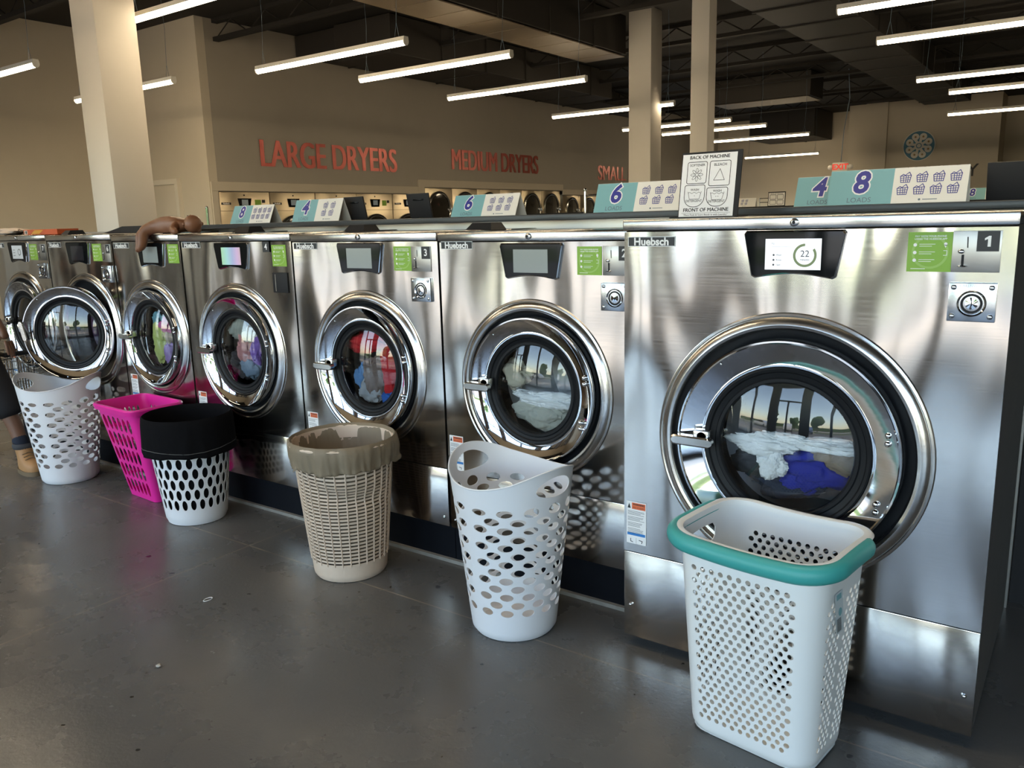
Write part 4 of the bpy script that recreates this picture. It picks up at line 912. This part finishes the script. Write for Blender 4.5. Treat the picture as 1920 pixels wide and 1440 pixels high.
items = [
 # washer 1: suds, water and cloth
 ('garment', 'royal blue wet cloth under the suds in the largest washer', fab('royal', (.012, .022, .30)), (-.665, 2.49, .712), (.115, .05, .060), 1),
 ('garment', 'brown-beige wet cloth at the right in the largest washer window', fab('taupe', (.26, .20, .145)), (-.595, 2.50, .765), (.085, .05, .052), 2),
 ('garment', 'black wet cloth at the lower left in the largest washer window', fab('black', (.012, .014, .018)), (-.84, 2.51, .715), (.08, .05, .05), 3),
 ('garment', 'dark navy cloth lowest in the largest washer window', fab('navy', (.01, .02, .045)), (-.74, 2.51, .655), (.12, .05, .045), 4),
 # washer 2
 ('garment', 'cream wet cloth at the left above the suds in the second washer', fab('cream', (.50, .46, .36)), (-1.875, DF+.052, .885), (.06, .05, .055), 5),
 ('garment', 'white wet cloth below the suds in the second washer', fab('offwhite', (.46, .47, .42)), (-1.76, DF+.046, .735), (.13, .05, .06), 6),
 # washer 3
 ('garment', 'bright red cloth arching through the number 3 washer window', fab('red', (.50, .012, .02)), (-2.72, DF+.052, .965), (.13, .05, .045), 7),
 ('garment', 'red cloth hanging down the right of the number 3 washer window', fab('red', (.50, .012, .02)), (-2.58, DF+.046, .84), (.052, .045, .12), 8),
 ('garment', 'brown-grey cloth in the middle of the number 3 washer window', fab('mocha', (.16, .115, .10)), (-2.67, DF+.046, .815), (.065, .045, .09), 9),
 ('garment', 'light grey cloth at the bottom of the number 3 washer window', fab('lightgrey', (.36, .38, .42)), (-2.71, DF+.040, .735), (.07, .045, .05), 10),
 ('garment', 'sky blue cloth left of the grey one in the number 3 window', fab('sky', (.10, .25, .52)), (-2.775, DF+.052, .80), (.04, .04, .06), 11),
 ('garment', 'small bright blue cloth at the bottom right of the number 3 window', fab('bright_blue', (.03, .13, .50)), (-2.585, DF+.040, .715), (.045, .035, .03), 12),
 # washer 4
 ('garment', 'sage grey cloth at the top of the number 4 washer window', fab('sage', (.32, .35, .32)), (-3.66, DF+.052, .97), (.10, .05, .055), 13),
 ('garment', 'pale white cloth at the top right of the number 4 washer window', fab('pale', (.62, .62, .60)), (-3.56, DF+.046, .96), (.06, .04, .05), 14),
 ('garment', 'dusty pink cloth in the middle of the number 4 washer window', fab('dusty', (.50, .22, .22)), (-3.62, DF+.040, .875), (.065, .045, .085), 15),
 ('garment', 'purple cloth at the right of the number 4 washer window', fab('purple', (.23, .12, .45)), (-3.53, DF+.040, .86), (.035, .04, .07), 16),
 ('garment', 'slate blue cloth at the bottom right of the number 4 window', fab('slate', (.17, .23, .32)), (-3.585, DF+.042, .775), (.075, .045, .06), 17),
 ('garment', 'dark cloth at the lower left of the number 4 window', fab('charcoal', (.04, .035, .04)), (-3.70, DF+.06, .79), (.07, .05, .07), 18),
 # washer 5
 ('garment', 'lime yellow cloth filling the left of the window below the doll', fab('lime', (.46, .52, .16)), (-4.415, DF+.046, .87), (.075, .045, .115), 19),
 ('garment', 'teal blue cloth at the top of the window below the doll', fab('tealblue', (.12, .30, .38)), (-4.41, DF+.046, .985), (.045, .04, .04), 20),
 ('garment', 'hot pink and white cloth at the right of the window below the doll', fab('hotpink', (.60, .15, .38)), (-4.335, DF+.040, .955), (.045, .04, .045), 21),
 ('garment', 'lavender cloth at the lower right of the window below the doll', fab('lavender', (.35, .22, .52)), (-4.315, DF+.040, .80), (.045, .04, .065), 22),
 ('garment', 'beige cloth between the pink and lavender ones in the window below the doll', fab('sand', (.45, .38, .30)), (-4.32, DF+.046, .88), (.035, .035, .04), 23),
 # washer 6, seen past its open door
 ('garment', 'magenta cloth lying in the drum of the washer with the open door', fab('magenta', (.50, .03, .30)), (-5.12, DF+.22, .76), (.15, .10, .08), 24),
 ('garment', 'lilac cloth on top of the magenta one in the open washer', fab('lavender', (.35, .22, .52)), (-5.2, DF+.26, .86), (.10, .08, .06), 25)]
for it in items: crumple(*it[:2], 'garment', it[2], it[3], (it[4][0]*1.12, it[4][1]*(.8 if it[3][1] < 2.7 else 1), it[4][2]*1.12), it[5], group=G)
def suds(c, s_, seed, label):
    o = crumple('soap_suds', label, 'suds', mat('suds', (.86, .88, .90), .7, bump=.004, bump_s=70, sub=0), c, s_, seed, .22, 3.4, None, 5); o['kind'] = 'stuff'
suds((-.80, 2.455, .800), (.125, .034, .040), 31, 'thick white suds on the left in the largest washer window'); suds((-.64, 2.462, .812), (.14, .032, .024), 32, 'band of white suds across the largest washer window')
suds((-.775, 2.452, .735), (.055, .03, .052), 33, 'white suds running down over the blue cloth'); suds((-1.735, DF+.035, .800), (.155, .035, .034), 34, 'layer of white suds in the second washer window')

# ------------------------------------------------------------ things on the lids
o = crumple('towel', 'pale folded towel on the farthest washer at the left edge', 'towel', fab('towel', (.50, .42, .36)), (-6.30, 2.74, 1.507), (.20, .10, .026), 41, .3)
mb = MB(mat('orange_box', (.50, .085, .02), .5, noise_s=12, noise_a=.3)); mb.box(-5.96, -5.50, 2.66, 2.80, 1.4845, 1.520, .002); mb.m(CREAM).rect(-5.945, -5.90, 1.489, 1.514, -2.6585); mb.m(INK).rect(-5.94, -5.932, 1.492, 1.511, -2.658); mb.rect(-5.925, -5.905, 1.492, 1.511, -2.658)
mb.m(mat('box_yellow', (.6, .3, .03), .5)).fl([(-5.85, 1.49), (-5.74, 1.49), (-5.68, 1.515), (-5.80, 1.515)], -2.6585); tag(mb.build('dryer_sheet_box', smooth=0), 'long flat orange box lying on the washers at the far left', 'box')

# ------------------------------------------------------------ figures grown from joints
def skin(name, verts, edges, radii, m_, parent=None, root=0, sub=2, flat=None):
    me = bpy.data.meshes.new(name); me.from_pydata(verts, edges, []); o = bpy.data.objects.new(name, me); COL.objects.link(o)
    md = o.modifiers.new('skin', 'SKIN'); md.use_smooth_shade = True
    if not me.skin_vertices: 
        bm = bmesh.new(); bm.from_mesh(me); bm.verts.layers.skin.verify(); bm.to_mesh(me); bm.free()
    sv = me.skin_vertices[0].data
    for i, r in enumerate(radii): sv[i].radius = r if isinstance(r, tuple) else (r, r); sv[i].use_root = (i == root)
    s_ = o.modifiers.new('smooth', 'SUBSURF'); s_.levels = s_.render_levels = sub
    me.materials.append(m_)
    if parent: o.parent = parent
    return o
DS = mat('doll_vinyl', (.20, .088, .045), .42, noise_s=12, noise_a=.1)
dt = thing('baby_doll', 'brown baby doll lying face up with its legs hanging over the washer edge', 'doll', (-4.195, 2.665, 1.4715), math.radians(-14)); dt.scale = (.70, .95, 1.0)
Vd = [(-.045, -.045, .045), (.03, -.01, .052), (.10, .03, .050), (.155, .055, .045),                     # hips, belly, chest, neck
      (-.085, -.070, .050), (-.135, -.145, .020), (-.118, -.165, -.060), (-.122, -.190, -.088),            # near leg over the edge
      (-.075, -.015, .050), (-.150, -.070, .045), (-.185, -.155, .000), (-.172, -.165, -.068), (-.176, -.190, -.094),
      (.12, -.02, .045), (.155, -.050, .022), (.20, -.050, .014), (.225, -.045, .014),                      # near arm by the head
      (.10, .085, .04), (.06, .12, .02), (.03, .13, .014)]
Ed = [(0, 1), (1, 2), (2, 3), (0, 4), (4, 5), (5, 6), (6, 7), (0, 8), (8, 9), (9, 10), (10, 11), (11, 12), (2, 13), (13, 14), (14, 15), (15, 16), (2, 17), (17, 18), (18, 19)]
Rd = [.050, .052, .050, .026, .042, .036, .028, .016, .040, .036, .034, .026, .015, .027, .025, .020, .014, .027, .023, .014]
skin('body', Vd, Ed, Rd, DS, dt)
mb = MB(DS); bm = bmesh.new(); bmesh.ops.create_icosphere(bm, subdivisions=4, radius=.050)
for v in bm.verts:
    p = v.co; n_ = p.normalized()       # face looks up and a little towards the legs
    f = Vector((-.35, -.1, .93)).normalized(); s1 = Vector((0, 1, 0)); u1 = f.cross(s1)
    a, b_, c = n_.dot(s1), n_.dot(-u1), n_.dot(f)
    d_ = 0
    if c > 0:
        d_ += .010*math.exp(-((a/.14)**2+((b_+.12)/.12)**2))+.006*math.exp(-((abs(a)-.38)/.2)**2-((b_+.3)/.2)**2)
        d_ -= .004*math.exp(-((abs(a)-.32)/.13)**2-((b_-.10)/.09)**2); d_ += .004*math.exp(-((a/.2)**2+((b_+.42)/.07)**2))-.003*math.exp(-((a/.2)**2+((b_+.34)/.03)**2))
    v.co = Vector((p.x*1.1, p.y, p.z*.98))+n_*d_+Vector((.205, .055, .052))
for s_ in (-1, 1):
    g = bmesh.ops.create_icosphere(bm, subdivisions=2, radius=.011, matrix=Matrix.Translation((.205, .055+s_*.050, .052)))
mb.bm.free(); mb.bm = bm; mb.build('head', dt, 80)
mb = MB(mat('doll_eye', (.02, .012, .01), .15))
for s_ in (-1, 1): mb.ball((.205-.030, .055+s_*.017, .052+.042), .005, 5)
mb.build('eyes', dt)
# person at the left edge: only a forearm, the dark trousers, a sock and a boot reach into the frame
SK = mat('skin', (.17, .082, .048), .5, noise_s=20, noise_a=.08, sub=0)
pt = thing('person', 'person at the left edge in dark clothes, navy sock and tan boot', 'person', (-5.95, 2.2, 0))
PX, PY = -5.95, 2.2
def L_(*p): return [(a-PX, b_-PY, c) for a, b_, c in p]
Vp = L_((-5.98, 2.16, .96), (-6.00, 2.10, 1.12), (-6.02, 2.02, 1.32), (-6.02, 1.99, 1.46), (-6.01, 1.97, 1.53),      # pelvis..neck
        (-5.88, 2.18, .90), (-5.66, 2.22, .56), (-5.55, 2.27, .26), (-5.50, 2.27, .09), (-5.40, 2.26, .04),             # right leg, striding
        (-6.08, 2.14, .90), (-6.15, 2.05, .50), (-6.22, 2.12, .10), (-6.12, 2.02, .04),                                # left leg
        (-5.86, 2.10, 1.40), (-5.66, 2.16, 1.20), (-5.50, 2.22, .98), (-5.455, 2.235, .90), (-5.435, 2.24, .86),          # right arm
        (-6.18, 1.92, 1.40), (-6.22, 1.84, 1.14), (-6.05, 1.80, .95), (-6.00, 1.80, .90))
Ep = [(0, 1), (1, 2), (2, 3), (3, 4), (0, 5), (5, 6), (6, 7), (7, 8), (8, 9), (0, 10), (10, 11), (11, 12), (12, 13), (2, 14), (14, 15), (15, 16), (16, 17), (17, 18), (2, 19), (19, 20), (20, 21), (21, 22)]
Rp = [(.15, .11), (.135, .10), (.16, .10), (.06, .06), (.055, .055), .09, .062, .048, .036, .03, .09, .06, .042, .03, .055, .042, .030, .026, (.035, .016), .055, .042, .03, (.03, .016)]
skin('body', Vp, Ep, Rp, SK, pt)
def chain(name, pts, rad, m_): return skin(name, L_(*pts), [(i, i+1) for i in range(len(pts)-1)], rad, m_, pt)
for nm, pts in (('finger', [(-5.425, 2.225, .855), (-5.405, 2.222, .815), (-5.402, 2.224, .785), (-5.408, 2.23, .765)]), ('finger', [(-5.430, 2.24, .850), (-5.412, 2.24, .805), (-5.408, 2.243, .77), (-5.416, 2.25, .745)]),
                ('finger', [(-5.437, 2.255, .850), (-5.422, 2.258, .808), (-5.420, 2.262, .775), (-5.428, 2.268, .755)]), ('finger', [(-5.447, 2.268, .852), (-5.437, 2.273, .82), (-5.437, 2.277, .795), (-5.443, 2.282, .78)]),
                ('thumb', [(-5.445, 2.215, .88), (-5.452, 2.195, .85), (-5.452, 2.188, .825)])): chain(nm, pts, [.0095, .0088, .008, .007][:len(pts)], SK)
TR = mat('black_trousers', (.010, .010, .013), .85, bump=.004, bump_s=14); SH = mat('dark_shirt', (.02, .015, .015), .85)
skin('trousers', L_((-5.98, 2.16, .98), (-5.99, 2.13, 1.06), (-5.86, 2.19, .86), (-5.66, 2.22, .56), (-5.56, 2.26, .34), (-6.08, 2.13, .86), (-6.15, 2.05, .50), (-6.20, 2.10, .22)), [(0, 1), (0, 2), (2, 3), (3, 4), (0, 5), (5, 6), (6, 7)], [(.165, .13), (.155, .12), .12, .105, .095, .12, .10, .09], TR, pt)
skin('shirt', L_((-6.00, 2.11, 1.10), (-6.00, 2.13, 1.00), (-6.02, 2.03, 1.30), (-6.02, 2.0, 1.44), (-5.87, 2.10, 1.40), (-5.76, 2.13, 1.29), (-6.17, 1.93, 1.40), (-6.21, 1.87, 1.22)), [(0, 1), (0, 2), (2, 3), (2, 4), (4, 5), (2, 6), (6, 7)], [(.15, .12), (.165, .135), (.175, .12), (.08, .08), .075, .068, .075, .068], SH, pt)
chain('sock', [(-5.545, 2.27, .245), (-5.52, 2.27, .17), (-5.50, 2.27, .12)], [.052, .050, .050], mat('navy_sock', (.012, .018, .035), .9)); chain('sock', [(-6.21, 2.11, .22), (-6.22, 2.12, .12)], [.05, .05], mat('navy_sock'))
BT = mat('tan_leather', (.40, .21, .085), .6, noise_s=18, noise_a=.12); SO = mat('boot_sole', (.16, .11, .06), .7)
for bx, by, rz in ((-5.495, 2.27, -.12), (-6.21, 2.11, -.9)):
    mb = MB(BT); mb.T = Matrix.Translation((bx-PX, by-PY, 0)) @ Matrix.Rotation(rz, 4, 'Z')
    R = []
    for z, x0, x1, w_ in ((.025, -.065, .185, .050), (.05, -.070, .190, .052), (.075, -.068, .180, .050), (.095, -.066, .13, .047), (.115, -.064, .085, .046), (.14, -.064, .062, .048), (.165, -.066, .060, .051)):
        ring = []
        for q in range(24):
            a = 2*PI*q/24; cx = (x0+x1)/2; ring.append((cx+(x1-x0)/2*math.copysign(abs(math.cos(a))**.8, math.cos(a)), w_*math.sin(a)*(1+.08*math.cos(a)), z))
        R.append(ring)
    mb.rings(R, True, True, True); bo = mb.build('boot', pt, 60)
    mb = MB(SO); mb.T = Matrix.Translation((bx-PX, by-PY, 0)) @ Matrix.Rotation(rz, 4, 'Z'); mb.rings([[(.060+.132*math.copysign(abs(math.cos(2*PI*q/24))**.8, math.cos(2*PI*q/24)), .056*math.sin(2*PI*q/24), z) for q in range(24)] for z in (0, .028)], True, True, True); mb.build('sole', bo, 40)
    mb = MB(mat('boot_collar', (.05, .05, .055), .85)); mb.T = Matrix.Translation((bx-PX, by-PY, 0)); mb.lathe([(.048, .15), (.060, .155), (.064, .175), (.058, .19), (.046, .185)], 24, 'z', (0, 0, 0)); mb.build('collar', bo, 60)
    mb = MB(SO); mb.T = Matrix.Translation((bx-PX, by-PY, 0)) @ Matrix.Rotation(rz, 4, 'Z')
    for q in range(3): mb.tube([(.075+.02*q, -.035, .128-.014*q), (.080+.02*q, 0, .138-.014*q), (.075+.02*q, .035, .128-.014*q)], .003, 5)
    mb.build('lace', bo)
mb = MB(SK); bm = bmesh.new(); bmesh.ops.create_icosphere(bm, subdivisions=4, radius=.1)
for v in bm.verts:
    n_ = v.co.normalized(); c = n_.y; d_ = 0
    if c > 0: d_ += .022*math.exp(-((n_.x/.14)**2+((n_.z+.12)/.14)**2))-.008*math.exp(-((abs(n_.x)-.33)/.15)**2-((n_.z-.05)/.1)**2)+.008*math.exp(-((n_.x/.25)**2+((n_.z+.45)/.07)**2))
    v.co = Vector((v.co.x*.78, v.co.y*.95, v.co.z*1.18))+n_*d_+Vector((-6.0-PX, 1.98-PY, 1.66))
mb.bm.free(); mb.bm = bm; mb.build('head', pt, 80)
mb = MB(mat('black_hair', (.01, .008, .007), .6)); bm = bmesh.new(); bmesh.ops.create_icosphere(bm, subdivisions=4, radius=.108)
for v in bm.verts:
    if v.co.y > .02 and v.co.z < .05: v.co *= .8
    v.co = Vector((v.co.x*.80, v.co.y*.95-.012, v.co.z*1.15+.012))*(1+.03*noise.noise(v.co*40))+Vector((-6.0-PX, 1.98-PY, 1.66))
mb.bm.free(); mb.bm = bm; mb.build('hair', pt, 80)
# bright pouch held at the hip, dark handle of the cart, cart
mb = MB(mat('pouch_print', (.35, .16, .03), .6, noise_s=26, noise_a=.8)); mb.ball((-5.60, 2.18, .83), .055, 10, (.8, .6, 1.1)); tag(mb.build('printed_pouch', smooth=60), 'small orange and yellow printed pouch by the person at the left edge', 'pouch')
t = thing('wire_cart', 'wire laundry cart with a dark handle bar standing behind the person', 'laundry cart', (-5.88, 2.42, 0))
mb = MB(CHROME)
x0, x1, y0, y1 = -.32, .16, -.08, .11
for z in (.36, .45, .54, .63, .70): mb.tube([(x0, y0, z), (x1, y0, z), (x1, y1, z), (x0, y1, z)], .0035, 5, True)
for q in range(13):
    x = x0+(x1-x0)*q/12; mb.cyl((x, y0, .34), (x, y0, .70), .002, 4); mb.cyl((x, y1, .34), (x, y1, .70), .002, 4); mb.cyl((x, y0, .34), (x, y1, .34), .002, 4)
for q in range(7):
    y = y0+(y1-y0)*q/6; mb.cyl((x1, y, .34), (x1, y, .70), .002, 4); mb.cyl((x0, y, .34), (x0, y, .70), .002, 4)
mb.build('wire_basket', t)
MB(BLKM).tube([(x1+.02, y0-.02, .73), (x1+.02, y1+.02, .73)], .016, 10).build('handle_bar', t); MB(BLKM).tube([(x0, y0, .725), (x1+.02, y0, .725)], .014, 10).build('handle_bar', t)
for a in (x0+.03, x1-.03):
    for b_ in (y0+.02, y1-.02):
        MB(CHROME).cyl((a, b_, .10), (a, b_, .35), .008, 6).build('leg', t); MB(BLK).lathe([(.001, -.014), (.04, -.014), (.048, -.008), (.048, .008), (.04, .014), (.001, .014)], 18, 'y', (a, b_, .05)).build('wheel', t)
# litter on the floor
MB(WHT).tube([(-2.86+.012*math.cos(a), 1.79+.02*math.sin(a), .003) for a in [2*PI*q/10 for q in range(10)]], .002, 5, True).build('paper_ring'); tag(bpy.data.objects['paper_ring'], 'tiny white ring-shaped scrap on the floor, left of the wicker hamper', 'litter')
crumple('lint_scrap', 'tiny pale crumb on the floor in the foreground, left of centre', 'litter', mat('lint', (.5, .47, .4), .9), (-2.55, 1.38, .005), (.011, .009, .005), 51, .4, sub=2)
